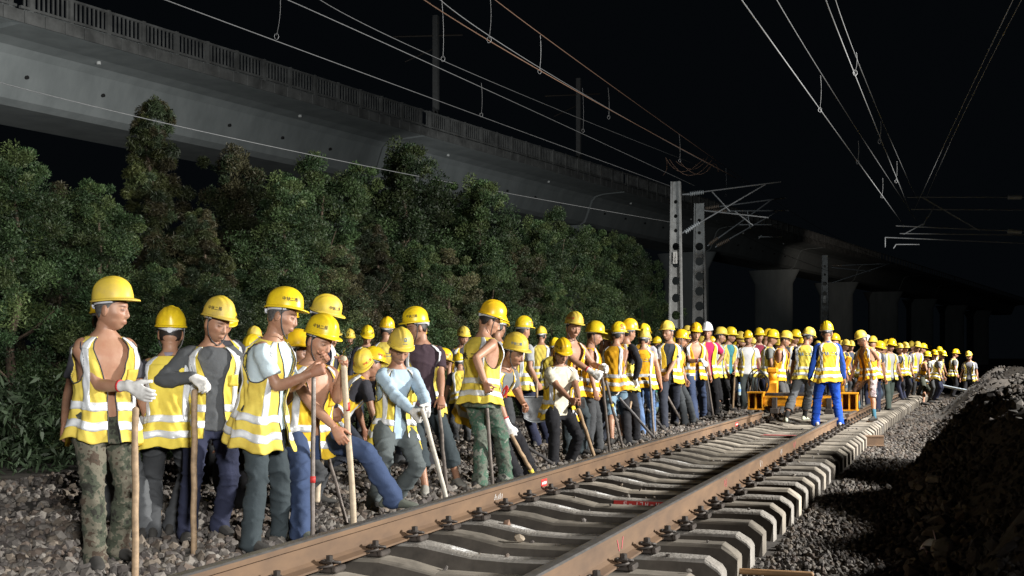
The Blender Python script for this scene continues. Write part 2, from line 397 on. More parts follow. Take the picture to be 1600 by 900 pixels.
def clip_mesh():
    g = G()   # spring clip with its bolt; +X points away from the rail
    w_ = np.array([(-.045, -.075, .02), (-.02, -.085, .03), (.02, -.075, .035), (.035, -.05, .04), (.02, -.028, .045), (-.02, -.03, .05), (-.045, -.022, .05), (-.05, 0, .05), (-.045, .022, .05), (-.02, .03, .05), (.02, .028, .045), (.035, .05, .04), (.02, .075, .035), (-.02, .085, .03), (-.045, .075, .02)])
    g.tube(w_, .0085, 7)
    g.tube([(-.005, 0, -.01), (-.005, 0, .085)], .012, 8, flat=True)
    g.tube([(-.005, 0, .052), (-.005, 0, .06)], .026, 12, flat=True, smooth=False)
    g.tube([(-.005, 0, .06), (-.005, 0, .083)], .021, 6, flat=True, smooth=False)
    return g.mesh('rail_clip', [M_iron])
def block_mesh():
    g = G(); g.box((0.012, 0, .012), (.10, .11, .026), bev=.006); g.box((0.05, 0, .02), (.03, .13, .03), bev=.006); return g.mesh('gauge_block', [M_iron])
CM, BM = clip_mesh(), block_mesh()
NSL = []
Yk = 2.65; k = 0
while Yk < 62:
    lime = (7.2 < Yk < 14 and k % 2 == 0) or k % 17 == 3
    me = SL[k % 2] if lime else SM[k % 3]
    s = link('railway_sleeper', me); s.location = (float(track_x(Yk)), Yk, -.012+.006*math.sin(k*1.7)); s.rotation_euler = (0, 0, -math.atan(track_dx(Yk))+.008*math.sin(k*2.3))
    lab = 'concrete sleeper splashed with white lime beside a rail clip' if lime else 'plain grey concrete sleeper with two dark rail clips'
    tag(s, lab, 'sleeper', 'limed sleepers of the track' if lime else 'plain sleepers of the track')
    if Yk < 45:
        for cx in (-.7525+.093, .7525+.093):
            b_ = link('gauge_block', BM, s, (cx, 0, .008)); 
            c_ = link('rail_clip', CM, s, (cx, 0, .012))
    NSL.append(s); Yk += .58; k += 1
def rail(name, x0, ya, yb, dz=.0, label='', dx=0.0):
    prof = [(-.075, 0), (.075, 0), (.075, .012), (.03, .024), (.0085, .04), (.0085, .125), (.0355, .138), (.0365, .165), (.028, .174), (0, .176), (-.028, .174), (-.0365, .165), (-.0355, .138), (-.0085, .125), (-.0085, .04), (-.03, .024), (-.075, .012)]
    ys = np.arange(ya, yb+.01, .5); P = []
    for y in ys:
        d = track_dx(y); c = np.array([float(track_x(y)), y, .01+dz]); rt = nrm((1, -d, 0))
        P.append([c+rt*(x0+dx+a)+UP*b for a, b in prof])
    P = np.array(P); g = G(); n = len(prof)
    for j in range(n):
        j2 = (j+1) % n; st = 1 if j in (7, 8, 9, 10) else 0
        g.grid(np.stack([P[:, j], P[:, j2]], 1), m=st, smooth=j in (2, 3, 5, 12, 14))
    for e, rev in ((0, False), (-1, True)):
        idx = list(range(n)); g.add(P[e], [idx if not rev else idx[::-1]], 2 if rev else 0, False)
    return tag(g.build(name, [M_rust, M_steel, M_cut]), label, 'rail')
r1 = rail('rail', -.7525, 1.0, 23.3, label='rusty brown rail nearest the workers, running past their feet')
r2 = rail('rail', .7525, 1.0, 21.2, label='rusty brown rail above the exposed sleeper ends, ending in a bright cut')
r3 = rail('rail', -.7525, 24.0, 70, label='far rail hidden mostly behind the crowd beyond the orange trolley')
r4 = rail('rail', .7525, 22.3, 70, label='far curving rail beyond the orange trolley, above the far sleepers', dx=.06)

# stickers and marks on the rails
def decal(parent, name, c, u, v, w_, h_, m, nrm_=None, th=.002):
    c, u, v = np.array(c), nrm(u), nrm(v); n = np.cross(u, v); g = G()
    g.box(c, (w_, h_, th), rot=np.stack([u, v, n], 1), m=0); return g.build(name, m, parent)
def strokes(g, segs, org, u, v, size, wd, n, lift=.0015):
    """bars of a written character laid on a plane"""
    for (a, b) in segs:
        p = org+u*a[0]*size+v*a[1]*size; q = org+u*b[0]*size+v*b[1]*size
        d = nrm(q-p); L = np.linalg.norm(q-p)+wd*.6
        sd = np.cross(n, d); g.box((p+q)/2+n*lift, (L, wd, .0012), rot=np.stack([d, sd, n], 1))
ZH = ([((.1, .8), (.9, .8)), ((.1, .38), (.9, .38)), ((.1, .38), (.1, .8)), ((.9, .38), (.9, .8)), ((.5, 0), (.5, 1))],
      [((.25, 1), (.05, .72)), ((.1, .72), (.4, .72)), ((.1, .45), (.4, .45)), ((.25, .72), (.25, .05)), ((.25, .05), (.42, .2)), ((.55, .75), (.92, .75)), ((.5, .5), (.98, .5)), ((.72, 1), (.72, .5)), ((.72, .5), (.48, .02)), ((.74, .45), (.98, .02))],
      [((.2, .78), (.8, .78)), ((.04, .14), (.96, .14))],
      [((.15, .95), (.85, .95)), ((.85, .95), (.85, .72)), ((.15, .72), (.85, .72)), ((.15, .95), (.15, .4)), ((.15, .4), (.02, .02)), ((.15, .52), (.92, .52)), ((.92, .52), (.85, .02)), ((.35, .36), (.68, .36)), ((.68, .36), (.68, .1)), ((.35, .1), (.68, .1)), ((.35, .36), (.35, .1))])
def digits(t):
    SEG = {'0': 'abcdef', '1': 'bc', '2': 'abged', '3': 'abgcd', '4': 'fgbc', '5': 'afgcd', '6': 'afgedc', '7': 'abc', '8': 'abcdefg', '9': 'abcfgd', '-': 'g', 'H': 'fbgec'}
    ln = dict(a=((.1, 1), (.6, 1)), b=((.6, 1), (.6, .5)), c=((.6, .5), (.6, 0)), d=((.1, 0), (.6, 0)), e=((.1, .5), (.1, 0)), f=((.1, 1), (.1, .5)), g=((.1, .5), (.6, .5)))
    return [[ln[q] for q in SEG[ch]] for ch in t]
def rail_sticker(parent, Y, x0, w_=.16):
    c = np.array([float(track_x(Y))+x0+.0105, Y, .085]); u = nrm((track_dx(Y), 1, 0)); n = np.array([1.0, 0, 0])
    st = decal(parent, 'sticker', c, u, UP, w_, .062, M_redpaint, th=.003)
    g = G(); org = c-u*w_*.4-UP*.014
    for i in range(5): strokes(g, ZH[(1, 0, 3, 1, 0)[i]], org+u*i*w_*.165, u, UP, .024, .0035, n, lift=.003)
    g.build('lettering', M_white, st)
rail_sticker(r1, 10.25, -.7525); rail_sticker(r1, 20.3, -.7525, .22)
def chalk(parent, Y, x0, m, seed, k=4, size=.05):
    rs_ = np.random.RandomState(seed); c = np.array([float(track_x(Y))+x0+.0105, Y, .06]); u = nrm((track_dx(Y), 1, 0)); g = G()
    for i in range(k):
        a = rs_.rand(2)*[.5, .3]; strokes(g, [((a[0], a[1]), (a[0]+.25*rs_.randn(), .7+.3*rs_.rand()))], c+u*i*size*.8, u, UP, size, .006, np.array([1.0, 0, 0]), lift=.001)
    g.build('chalk_mark', m, parent)
chalk(r2, 5.3, .7525, M_pink, 1, 5, .07); chalk(r2, 6.9, .7525, M_pink, 2, 2, .08); chalk(r2, 10.5, .7525, M_pink, 3, 3, .08); chalk(r2, 12.6, .7525, M_white, 4, 3, .08); chalk(r2, 14.2, .7525, M_white, 5, 3, .09); chalk(r2, 15.4, .7525, M_pink, 6, 3, .08)
chalk(r1, 9.0, -.7525, M_white, 7, 5, .05)
# the sleeper with the painted inscription on its side, and one painted red on top
ks = min(NSL, key=lambda s: abs(s.location.y-10.6))
ks['label'] = 'concrete sleeper with a red painted inscription on its near side'
if 'group' in ks: del ks['group']
g = G(); g.box((.02, -.121, -.105), (.5, .006, .065), rot=Matrix.Rotation(R(-23), 3, 'X')); b_ = g.build('painted_panel', M_redpaint, ks)
g = G(); rx = np.array(Matrix.Rotation(R(-23), 3, 'X')); v_ = rx @ np.array([0, 0, 1.0]); n_ = rx @ np.array([0, -1.0, 0])
for i, ch in enumerate(digits('6-17H-4')): strokes(g, ch, np.array([-.14+i*.048, -.121, -.105])-v_*.019+n_*.004, np.array([1.0, 0, 0]), v_, .04, .006, n_)
g.build('lettering', M_white, b_)
ks = min(NSL, key=lambda s: abs(s.location.y-20.0)); ks['label'] = 'concrete sleeper with a red painted top, at the feet of the two men'
if 'group' in ks: del ks['group']
g = G(); g.box((.05, 0, -.057), (1.0, .15, .006)); g.build('painted_panel', mat('faded red paint', (.42, .12, .11), .8, .5, 12), ks)
# scrap: short rail offcut and a rod on the shoulder, a stone on a sleeper
p = ground(1350, 697, -.22)
g = G(); g.box((0, 0, .01), (.62, .15, .02), bev=.004); g.box((0, 0, .085), (.62, .02, .15)); g.box((0, 0, .15), (.62, .07, .04), bev=.01)
o = g.build('rail_offcut', M_rust, None, p); o.rotation_euler = (0, 0, R(20)); tag(o, 'short offcut of rail lying on the ballast shoulder', 'rail offcut')
p = ground(1140, 897, -.2); g = G(); g.tube([(-.22, 0, .02), (.5, .02, .02)], .02, 10); o = g.build('steel_rod', mat('rod rust', (.35, .2, .09), .7), None, p); tag(o, 'rusty rod lying on ballast beside the nearest sleeper ends', 'rod')
for (px, py, lab, col) in ((792, 822, 'brown flat stone lying on a limed sleeper', (.32, .2, .14)), (812, 843, 'pale pebble lying on a sleeper near the brown stone', (.4, .33, .25))):
    p = ground(px, py, -.05); me = scatter('stone', np.zeros(1), np.zeros(1), np.array([.012]), np.array([.04]), np.random.RandomState(px), np.array([col])); me.materials.append(M_stone)
    tag(link('stone', me, None, p), lab, 'stone')
# ------------------------------------------------------------------ people
def ik(S, T, l1, l2, pole):
    S = np.array(S, float); T = np.array(T, float); d = T-S; L = np.linalg.norm(d); u = d/(L+1e-9)
    if L > (l1+l2)*.995: T = S+u*(l1+l2)*.995; L = (l1+l2)*.995
    L = max(L, abs(l1-l2)+.03)
    a = (l1*l1-l2*l2+L*L)/(2*L); h = math.sqrt(max(0, l1*l1-a*a))
    p = np.array(pole, float); p = nrm(p-np.dot(p, u)*u)
    return S+u*a+p*h, T
TW = [(-.5, .20), (-.3, .19), (-.15, .182), (0, .172), (.2, .158), (.4, .158), (.6, .17), (.76, .182), (.86, .178), (.92, .150), (.97, .105), (1.0, .078), (1.06, .062)]
TD = [(-.5, .165), (-.3, .15), (-.15, .132), (0, .122), (.2, .112), (.4, .112), (.6, .12), (.76, .122), (.86, .106), (.92, .088), (.97, .072), (1.0, .066), (1.06, .060)]
LODS = {0: (.011, .0056, .0048, .012), 1: (.016, .009, .0075, .017), 2: (.026, .015, .013, .026)}
SKINS = [(.42, .245, .16), (.35, .20, .128), (.46, .28, .19), (.30, .17, .11)]
def skin_mat(i):
    return mat('skin%d' % i, SKINS[i], .5, .16, 14.0, attr='paint', spec=.45, bump=.12, bscale=120, col2=tuple(np.array(SKINS[i])*np.array((.88, .74, .70))))
M_hair = mat('black hair', (.022, .018, .016), .6, .4, 60, bump=.6, bscale=200)
M_greyhair = mat('greying hair', (.10, .095, .09), .65, .6, 70, bump=.6, bscale=200)
M_helm = mat('yellow helmet shell', (.82, .60, .014), .36, .10, 9.0, spec=.5, col2=(.62, .43, .02), bump=.04, bscale=40)
M_helm2 = mat('dusty yellow helmet shell', (.78, .57, .03), .5, .10, 5.0, spec=.4, col2=(.48, .36, .09), bump=.05, bscale=40)
M_helm3 = mat('deep yellow helmet shell', (.84, .54, .010), .32, .10, 8.0, spec=.5, col2=(.66, .40, .02))
M_helmo = mat('amber helmet shell', (.84, .46, .010), .3, .10, 7.0, spec=.55)
M_helmw = mat('white helmet shell', (.80, .83, .86), .3, .08, 7.0, spec=.5)
M_band = mat('helmet band', (.62, .64, .68), .5, .2, 30)
M_strap = mat('chin strap', (.06, .06, .06), .8, .2, 30)
M_vest = mat('yellow vest fabric', (.82, .66, .10), .85, .16, 5.0, bump=.12, bscale=30, ridged=True, spec=.25, col2=(.62, .47, .07))
M_vest2 = mat('worn yellow vest fabric', (.78, .64, .13), .85, .16, 4.0, bump=.12, bscale=30, ridged=True, spec=.25, col2=(.50, .35, .05))
M_vest3 = mat('warm yellow vest fabric', (.84, .58, .05), .85, .16, 4.5, bump=.12, bscale=30, ridged=True, spec=.25, col2=(.64, .38, .02))
M_vesto = mat('orange vest fabric', (.86, .46, .02), .85, .16, 6.0, bump=.12, bscale=30, ridged=True, spec=.25, col2=(.76, .38, .02))
M_refl = mat('silver reflective tape', (.76, .78, .80), .4, .12, 7.0, col2=(.52, .54, .55), metal=.12, bump=.15, bscale=26, spec=.6)
M_glove = mat('white cotton glove', (.72, .71, .68), .95, .25, 22.0, bump=.3, bscale=160)
M_cuff = mat('red glove cuff', (.6, .04, .04), .9, .2, 30)
M_ink = mat('dark lettering', (.035, .03, .025), .7, .2, 30)
M_blueink = mat('blue lettering', (.10, .20, .33), .8, .25, 30)
M_piping = mat('dark piping', (.05, .05, .055), .9, .2, 30)
CAMO1 = camo('woodland camouflage', [(.022, .022, .016), (.05, .058, .038), (.12, .11, .08), (.06, .042, .028), (.025, .026, .02)], 5.5)
CAMO2 = camo('green camouflage', [(.05, .06, .045), (.10, .115, .09), (.05, .105, .07), (.22, .225, .19), (.045, .045, .04)], 6.0)
CAMO3 = camo('pale camouflage', [(.16, .12, .125), (.30, .24, .24), (.42, .36, .36), (.13, .09, .09), (.34, .30, .29)], 7.0)
HELMC = {'y': M_helm, 'o': M_helmo, 'w': M_helmw}

def head_geo(g, Hc, Hr, Hf, Hu, k, lod, fv=(0, 0, 0, 0)):
    n = 44 if lod == 0 else (28 if lod == 1 else 16)
    th = np.linspace(.001, math.pi-.001, n//2+3); ph = np.linspace(0, 2*math.pi, n, endpoint=False)
    D = np.stack([np.sin(th)[None]*np.cos(ph)[:, None], np.sin(th)[None]*np.sin(ph)[:, None], np.tile(np.cos(th), (n, 1))], -1)
    p = D*np.array([.076, .094, .118])
    x, y, z = p[..., 0].copy(), p[..., 1].copy(), p[..., 2].copy()
    dn = np.clip(-z/.118, 0, 1)
    x *= (1+.07*fv[0])*(1-(.33+.09*fv[1])*dn**1.6); z *= 1+.05*fv[3]; y = np.where(y < 0, y*(1-.35*np.clip((dn-.3)/.7, 0, 1)), y)
    def gs(cx, cy, cz, sx, sy, sz): return np.exp(-((x-cx)/sx)**2-((y-cy)/sy)**2-((z-cz)/sz)**2)
    y = np.where((y > 0), y*(1+.10*dn), y)
    y += .012*gs(0, .085, -.102, .03, .05, .02)
    y += .006*gs(0, .09, .038, .055, .04, .012)
    for s in (-1, 1):
        y -= .013*gs(s*.032, .085, .010, .018, .04, .013)
        x += s*.005*gs(s*.05, .06, -.018, .02, .035, .018)
        x += s*.004*gs(s*.055, .03, -.07, .02, .04, .02); x -= s*.005*gs(s*.055, .055, -.045, .02, .03, .016)
    P = np.stack([x, y, z], -1)
    M3 = np.stack([Hr, Hf, Hu])*k
    tr = lambda q: np.asarray(q, float) @ M3+Hc
    g.grid(tr(P)[:, ::-1], closed_u=True)
    t = 8 if lod else 10
    g.tube(tr([(0, .086, .022), (0, .099+.004*fv[2], -.008), (0, .106+.007*fv[2], -.026), (0, .095+.003*fv[2], -.036-.004*fv[3])]), np.array([.008, .0105, .0135, .009])*k, t)
    for s in (-1, 1):
        g.ball(tr((s*.013, .095, -.031)), .0085*k, 8)
        e = tr((s*.077, -.012, -.004)); g.ball(e, np.array([.011, .021, .034])*k, 10, axes=np.stack([nrm(Hr+Hf*s*-.35), nrm(Hf+Hr*s*.35), Hu]))
    if lod < 2:
        g.tube(tr([(-.022, .079, -.063), (-.008, .0905, -.060), (.008, .0905, -.060), (.022, .079, -.063)]), .0052*k, 8)
        g.tube(tr([(-.018, .079, -.070), (0, .0895, -.072), (.018, .079, -.070)]), .006*k, 8)
        for s in (-1, 1): g.ball(tr((s*.0315, .0755, .008)), .0125*k, 10)
    return tr, M3

def paint_face(V, Hc, M3inv):
    q = (V-Hc) @ M3inv; x, y, z = q[:, 0], q[:, 1], q[:, 2]; ax = np.abs(x)
    c = np.ones((len(V), 3))
    f = (y > .04)
    def blend(w, col): 
        w = np.clip(w, 0, 1)[:, None]*f[:, None]; c[:] = c*(1-w)+np.array(col)*w
    blend(np.exp(-((ax-.034)/.02)**4-((z-.0295-.02*(ax-.03))/.0055)**4)*.8, (.22, .2, .2))
    blend(np.exp(-((ax-.0315)/.0155)**4-((z-.0085)/.0048)**4)*.92, (.14, .12, .12))
    blend(np.exp(-((ax-.0315)/.02)**2-((z+.006)/.008)**2)*.22, (.62, .5, .45))
    blend(np.exp(-(ax/.022)**4-((z+.0655)/.0075)**4)*.65, (.72, .46, .42))
    blend(np.exp(-(ax/.02)**4-((z+.0655)/.0018)**2)*.6, (.3, .2, .18))
    blend(np.exp(-((ax-.04)/.018)**2-((z+.025)/.018)**2)*.25, (1.0, .74, .68))
    return c

def hand_geo(g, Wr, d, n, s, curl, k, fat=1.0, lod=0, spread=1.0, thumb=.5):
    """a hand: wrist Wr, d to the knuckles, n palm normal, s thumb side"""
    d, n, s = nrm(d), nrm(n), nrm(s)
    t = 8 if lod < 2 else 6
    kn = Wr+d*.088*k
    g.tube([Wr-d*.02*k, Wr+d*.02*k, Wr+d*.055*k, kn], [(.026*fat*k, .020*fat*k), (.033*fat*k, .020*fat*k), (.040*fat*k, .018*fat*k), (.041*fat*k, .015*fat*k)], 12, ax=s)
    for i, (o, L) in enumerate(((.031, .068), (.0105, .077), (-.0105, .072), (-.031, .056))):
        b = kn+s*o*k*spread-d*.006*k; a = 0.0; p = [b]; u = d
        for j, q in enumerate((.44, .31, .25)):
            a += curl*(1.0 if j else .85)*(1+.08*i)
            u = d*math.cos(a)+n*math.sin(a)+s*o*.9*spread*(1 if j == 0 else .3); u = nrm(u)
            p.append(p[-1]+u*L*q*k)
        g.tube(p, np.array([.0098, .0092, .0086, .0074])*k*fat, t)
    b = Wr+d*.026*k+s*.026*k; u1 = nrm(d*.65+s*.62+n*.35); u2 = nrm(d*(.8-.3*thumb)+s*(.35-.35*thumb)+n*(.35+.55*thumb))
    g.tube([b, b+u1*.04*k, b+u1*.04*k+u2*.03*k, b+u1*.04*k+nrm(u2+n*.3*thumb)*.056*k], np.array([.0145, .0118, .0105, .0085])*k*fat, t)

def helmet_pts(a, s, off=0.0):
    """a: azimuth from the front (towards the right), s: 0 rim .. 1 crown; head coordinates"""
    r = (1-np.clip(s, 0, 1)**2.35)**(1/2.1); z = .056+s*.136
    x = np.sin(a)*(.103+off)*r; y = np.cos(a)*(.123+off)*r+.002
    rid = .0075*np.exp(-(x/.021)**4)*np.clip((z-.09)/.045, 0, 1)+.004*np.exp(-((np.abs(x)-.043)/.012)**2)*np.clip((z-.112)/.03, 0, 1)
    nx = np.stack([x/.0117, y/.018, (z-.075)/.0155], -1); nx /= np.linalg.norm(nx, axis=-1)[..., None]+1e-9
    return np.stack([x, y, z], -1)+nx*(rid+off)[..., None]
def helmet(root, tr0, code, lod, text, seed, logo=None, strap=True, Mloc=None):
    ct, st = math.cos(R(8)), math.sin(R(8))
    def tr(q):       # the shell sits tipped back a little, clear of the brow
        q = np.asarray(q, float); y, z = q[..., 1], q[..., 2]-.06
        return tr0(np.stack([q[..., 0], y*ct-z*st, y*st+z*ct+.066], -1))
    g = G(); na, ns = ((72, 18) if lod == 0 else (44, 11) if lod == 1 else (24, 7))
    a = np.linspace(0, 2*math.pi, na, endpoint=False); s = 1-(1-np.linspace(0, 1, ns))**1.0
    s = np.sin(np.linspace(0, math.pi/2, ns))
    A, S_ = np.meshgrid(a, s, indexing='ij'); P = helmet_pts(A, S_)
    def ring(dr, z): 
        pk = np.clip(np.cos(a), 0, 1)**2.2; b = helmet_pts(a, np.zeros(na)); lip = .006+.034*pk+.004*np.clip(-np.cos(a), 0, 1)
        q = b.copy(); q[:, 0] += np.sin(a)*lip*dr; q[:, 1] += np.cos(a)*lip*dr; q[:, 2] = b[:, 2]+z-.011*dr*pk; return q
    inn = helmet_pts(A, S_*.985, -.0)*np.array([.955, .965, .97]); inn[:, 0] = inn[:, 0]
    rows = [inn[:, ::-1], ring(.0, -.008)[:, None]*[.985, .985, 1], ring(1.0, -.008)[:, None], ring(1.03, -.003)[:, None], ring(.95, .001)[:, None], ring(.25, .004)[:, None], P]
    P = np.concatenate(rows, 1)
    g.grid(tr(P), closed_u=True)
    h = g.build('helmet', (M_helm, M_helm2, M_helm, M_helm3, M_helm2)[seed % 5] if code == 'y' else HELMC[code], root)
    if lod < 2:
        # head band inside and its knob at the back, chin strap
        g = G(); aa = np.linspace(R(70), R(290), 26); zz = np.array([.0, .03]); AA, ZZ = np.meshgrid(aa, zz, indexing='ij')
        drop = .016*np.exp(-((AA-math.pi)/.5)**2)
        q = np.stack([np.sin(AA)*.088, np.cos(AA)*.107-.002, ZZ-drop+.034], -1); g.grid(tr(q))
        o = g.build('headband', M_band, h); solidify(o, .004, 0)
        if lod == 0:
            g = G(); g.tube(tr([(0, -.108, .032), (0, -.122, .031)]), .019, 14, flat=True); g.build('band_knob', M_band, o)
        if strap:
            g = G()
            for sg in (-1, 1): g.tube(tr0([(sg*.090, .012, .05), (sg*.084, .022, -.02), (sg*.071, .034, -.065), (sg*.045, .052, -.105), (sg*.012, .066, -.126), (0, .068, -.128)]), .0042, 6)
            g.build('chin_strap', M_strap, h)
    if text and lod < 2:
        g = G(); W = .030 if text != 'S' else .07
        def put(u, v, sz, segs, a0, s0, mirror=1, wd=.0036):
            # adds to the g of the moment
            for (p, q) in segs:
                for e in range(2):
                    t0, t1 = e/2, (e+1)/2
                    p0 = np.array(p)*(1-t0)+np.array(q)*t0; p1 = np.array(p)*(1-t1)+np.array(q)*t1
                    pts = []
                    dd = nrm(np.array([p1[0]-p0[0], p1[1]-p0[1]])); sd = np.array([-dd[1], dd[0]])*wd/2/sz
                    for c in (p0-dd*wd*.3/sz-sd, p1+dd*wd*.3/sz-sd, p1+dd*wd*.3/sz+sd, p0-dd*wd*.3/sz+sd):
                        al = a0+((u+c[0]*sz))/.118; sv = s0+(v+c[1]*sz)/.140
                        pts.append(helmet_pts(np.array(al), np.array(sv), .0016))
                    g.add(tr(np.array(pts)), [(0, 1, 2, 3)], 0, False)
        if text == 'S':
            S = [((.85, .85), (.6, 1)), ((.6, 1), (.3, .97)), ((.3, .97), (.12, .78)), ((.12, .78), (.25, .58)), ((.25, .58), (.7, .42)), ((.7, .42), (.88, .22)), ((.88, .22), (.65, .03)), ((.65, .03), (.3, .03)), ((.3, .03), (.1, .18))]
            # reads from outside: azimuth grows to the wearer's right, so the writing runs against it
            S2 = [((1-a[0], a[1]), (1-b[0], b[1])) for a, b in S]
            put(-.035, 0, .062, S2, R(105), .25, wd=.013)
            g.build('lettering', mat('red lettering', (.6, .04, .03), .6), h)
        else:
            m = {'d': M_ink, 'b': M_blueink, 'r': mat('red lettering', (.6, .04, .03), .6)}[text]
            for a0 in ((R(62), R(-62)) if lod == 0 else (R(58), R(-58))):
                sz = .025; g = G()
                for i, ch in enumerate(ZH):
                    ch2 = [((1-p[0], p[1]), (1-q[0], q[1])) for p, q in ch]
                    put((1.5-i)*sz*1.12-sz/2, 0, sz, ch2, a0, .30, wd=.0034)
                g.build('lettering', m, h)
    if logo and lod == 0:
        g = G()
        an = np.linspace(0, 2*math.pi, 24)
        P0 = []; 
        for r_ in (.010, .0155):
            P0.append(helmet_pts(np.sin(an)*r_/.108, .50+np.cos(an)*r_/.140, .002*np.ones(24)))
        g.grid(tr(np.stack(P0, 1))[::-1]); 
        q = [helmet_pts(np.array(x_/.108), np.array(.47+z_/.140), np.array(.002)) for x_, z_ in ((-.010, -.002), (.010, -.002), (.010, .002), (-.010, .002))]
        g.add(tr(np.array(q)), [(0, 1, 2, 3)])
        for i in range(4):
            q = [helmet_pts(np.array((i-1.5)*.0105/.108+x_/.108), np.array(.28+z_/.140), np.array(.002)) for x_, z_ in ((-.004, -.003), (.004, -.003), (.004, .003), (-.004, .003))]
            g.add(tr(np.array(q)), [(0, 1, 2, 3)])
        g.build('emblem', M_blueink, h)
    return h

PEOPLE = {}
SEED = [100]
def person(key, label, h, f=None, D=None, H=None, yaw=0, hy=None, hp=12, hr=0, lean=4, side=0, ra=None, la=None, shirt=None, sleeve='short', collar=None,
           vest='y', vopen=.25, vtext=None, vlong=0.0, tr_col=(.04, .045, .06), tlen='long', shoe=(.05, .048, .045), glove='', skin=1, hat='y', text='d', logo=False,
           hair=0, lod=None, group=None, zg=-.03, cuff=True, strap=None, stance=.2, toes=None, hips=None, bend=None, sock=None, wide=1.0, step=0.0, vneck=14):
    SEED[0] += 1; seed = SEED[0]; rs_ = np.random.RandomState(seed)
    if f is not None:
        fz = [q[2] if len(q) > 2 else zg for q in f]
        fp = [ground(q[0], q[1], z_) for q, z_ in zip(f, fz)]
        fd = [np.dot(p-CAM, FWD) for p in fp]
        D0 = D or sum(fd)/2
    else: D0 = D
    if lod is None: lod = 0 if D0 < 13.5 else (1 if D0 < 27 else 2)
    vx, vh, vg, vc = LODS[lod]
    hy = yaw if hy is None else hy
    hr = hr or float(rs_.uniform(-7, 7))
    F = facing(yaw); Lr = nrm(np.cross(F, UP))        # Lr: the person's right
    sd = R(side)
    # trunk direction
    cl, sl = math.cos(R(lean)), math.sin(R(lean))
    td = nrm(UP*cl+F*sl+RGT*math.sin(sd))
    # head frame
    hF = facing(hy); hRt = nrm(np.cross(hF, UP)); p_ = R(hp)
    Hf = nrm(hF*math.cos(p_)-UP*math.sin(p_)); Hu = nrm(np.cross(hRt, Hf)); 
    r_ = R(hr); Hr = nrm(hRt*math.cos(r_)-Hu*math.sin(r_)); Hu = nrm(np.cross(Hr, Hf))
    for it in range(3):
        k = (H or 1.70)/1.72
        shift = (sl*.60*k)*(-np.dot(F, FWD))
        Dh = D0-shift
        top = at(h[0], h[1], Dh)
        kh = k*1.07; Hc = top-Hu*.198*kh-Hf*.0*k
        nd = nrm(td*.55+Hu*.35+UP*.45)
        Nk = Hc-nd*.155*k-Hf*.018*k-hF*.022*k
        Pv = Nk-td*.555*k
        if H is None:
            zf = (fp[0][2]+fp[1][2])/2 if f is not None else zg
            want = (Nk[2]-zf)/(.555*cl+.86)                        # size that lets the legs reach the ground
            H = float(np.clip(1.72*want, 1.55, 1.86))
    k = H/1.72
    hF2 = facing(hips) if hips is not None else F; hR2 = nrm(np.cross(hF2, UP))
    # feet
    if f is None:
        b = Pv.copy(); b[2] = zg; b -= F*sl*.12
        ft = {1: b+hR2*stance/2+hF2*step/2, -1: b-hR2*stance/2-hF2*step/2}
        for s in ft: ft[s] = ft[s].copy(); ft[s][2] = zg
    else:
        d0 = np.dot(fp[1]-fp[0], RGT)
        sg = 1 if np.dot(hR2, RGT) > .3 else (-1 if np.dot(hR2, RGT) < -.3 else (1 if np.dot(hR2, FWD)*(fd[1]-fd[0]) > 0 else -1))
        ft = {sg: fp[1], -sg: fp[0]}
    base = (ft[1]+ft[-1])/2; base[2] = min(ft[1][2], ft[-1][2])
    lo = lambda a: np.asarray(a, float)-base
    # shoulders, arms
    shf = nrm(np.cross(td, nrm(np.cross(F, td))))
    latv = nrm(np.cross(F, td)) if True else Lr
    if np.dot(latv, Lr) < 0: latv = -latv
    frv = nrm(np.cross(td, latv)); 
    if np.dot(frv, F) < 0: frv = -frv
    arms = {}
    for s, sp in ((1, ra), (-1, la)):
        Sh = Pv+td*.555*k*.885+latv*s*.168*k*wide
        u1, u2 = .29*k, .255*k
        dflt = nrm(latv*s*.5-frv*.75-UP*.35)
        if sp is None:
            T = Sh+np.array([0, 0, -.525*k])+frv*(.06*k+.25*sl*k)+latv*s*(.11+.03*rs_.rand()); pole = nrm(-frv+latv*s*.4); hd = None
        elif isinstance(sp, str) and sp == 'hip':
            T = Pv+td*.12+latv*s*.2*k; pole = latv*s-frv*.3; hd = None
        else:
            T = at(sp[0], sp[1], D0-sp[2]); pl = sp[3] if len(sp) > 3 else 'd'
            pole = {'d': dflt, 'o': nrm(latv*s-UP*.2), 'u': nrm(latv*s*.6+UP*.5), 'b': nrm(-frv-UP*.2), 'n': nrm(-UP-frv*.2), 'e': nrm(latv*s-UP*.7-frv*.2)}[pl]
            T = T-nrm(T-Sh)*.06*k
        E, T = ik(Sh, T, u1, u2, pole); arms[s] = (Sh, E, T, sp)
    hipv = nrm(hR2); legs = {}
    for s in (1, -1):
        hj = Pv+hipv*s*.092*k-td*.0
        ank = ft[s]+UP*.085*k
        l1, l2 = .425*k, .40*k; Ld = np.linalg.norm(ank-hj)
        if Ld > l1+l2: l1, l2 = l1*Ld/(l1+l2)*1.003, l2*Ld/(l1+l2)*1.003
        kn, ank = ik(hj, ank, l1, l2, nrm(hF2+hipv*s*.25)); legs[s] = (hj, kn, ank)
    def Tc(t):
        t = np.asarray(t, float)[..., None]; low = nrm(td*.35+UP*.8+hF2*(-.0))
        return np.where(t < 0, Pv+low*t*.555*k, Pv+td*t*.555*k)
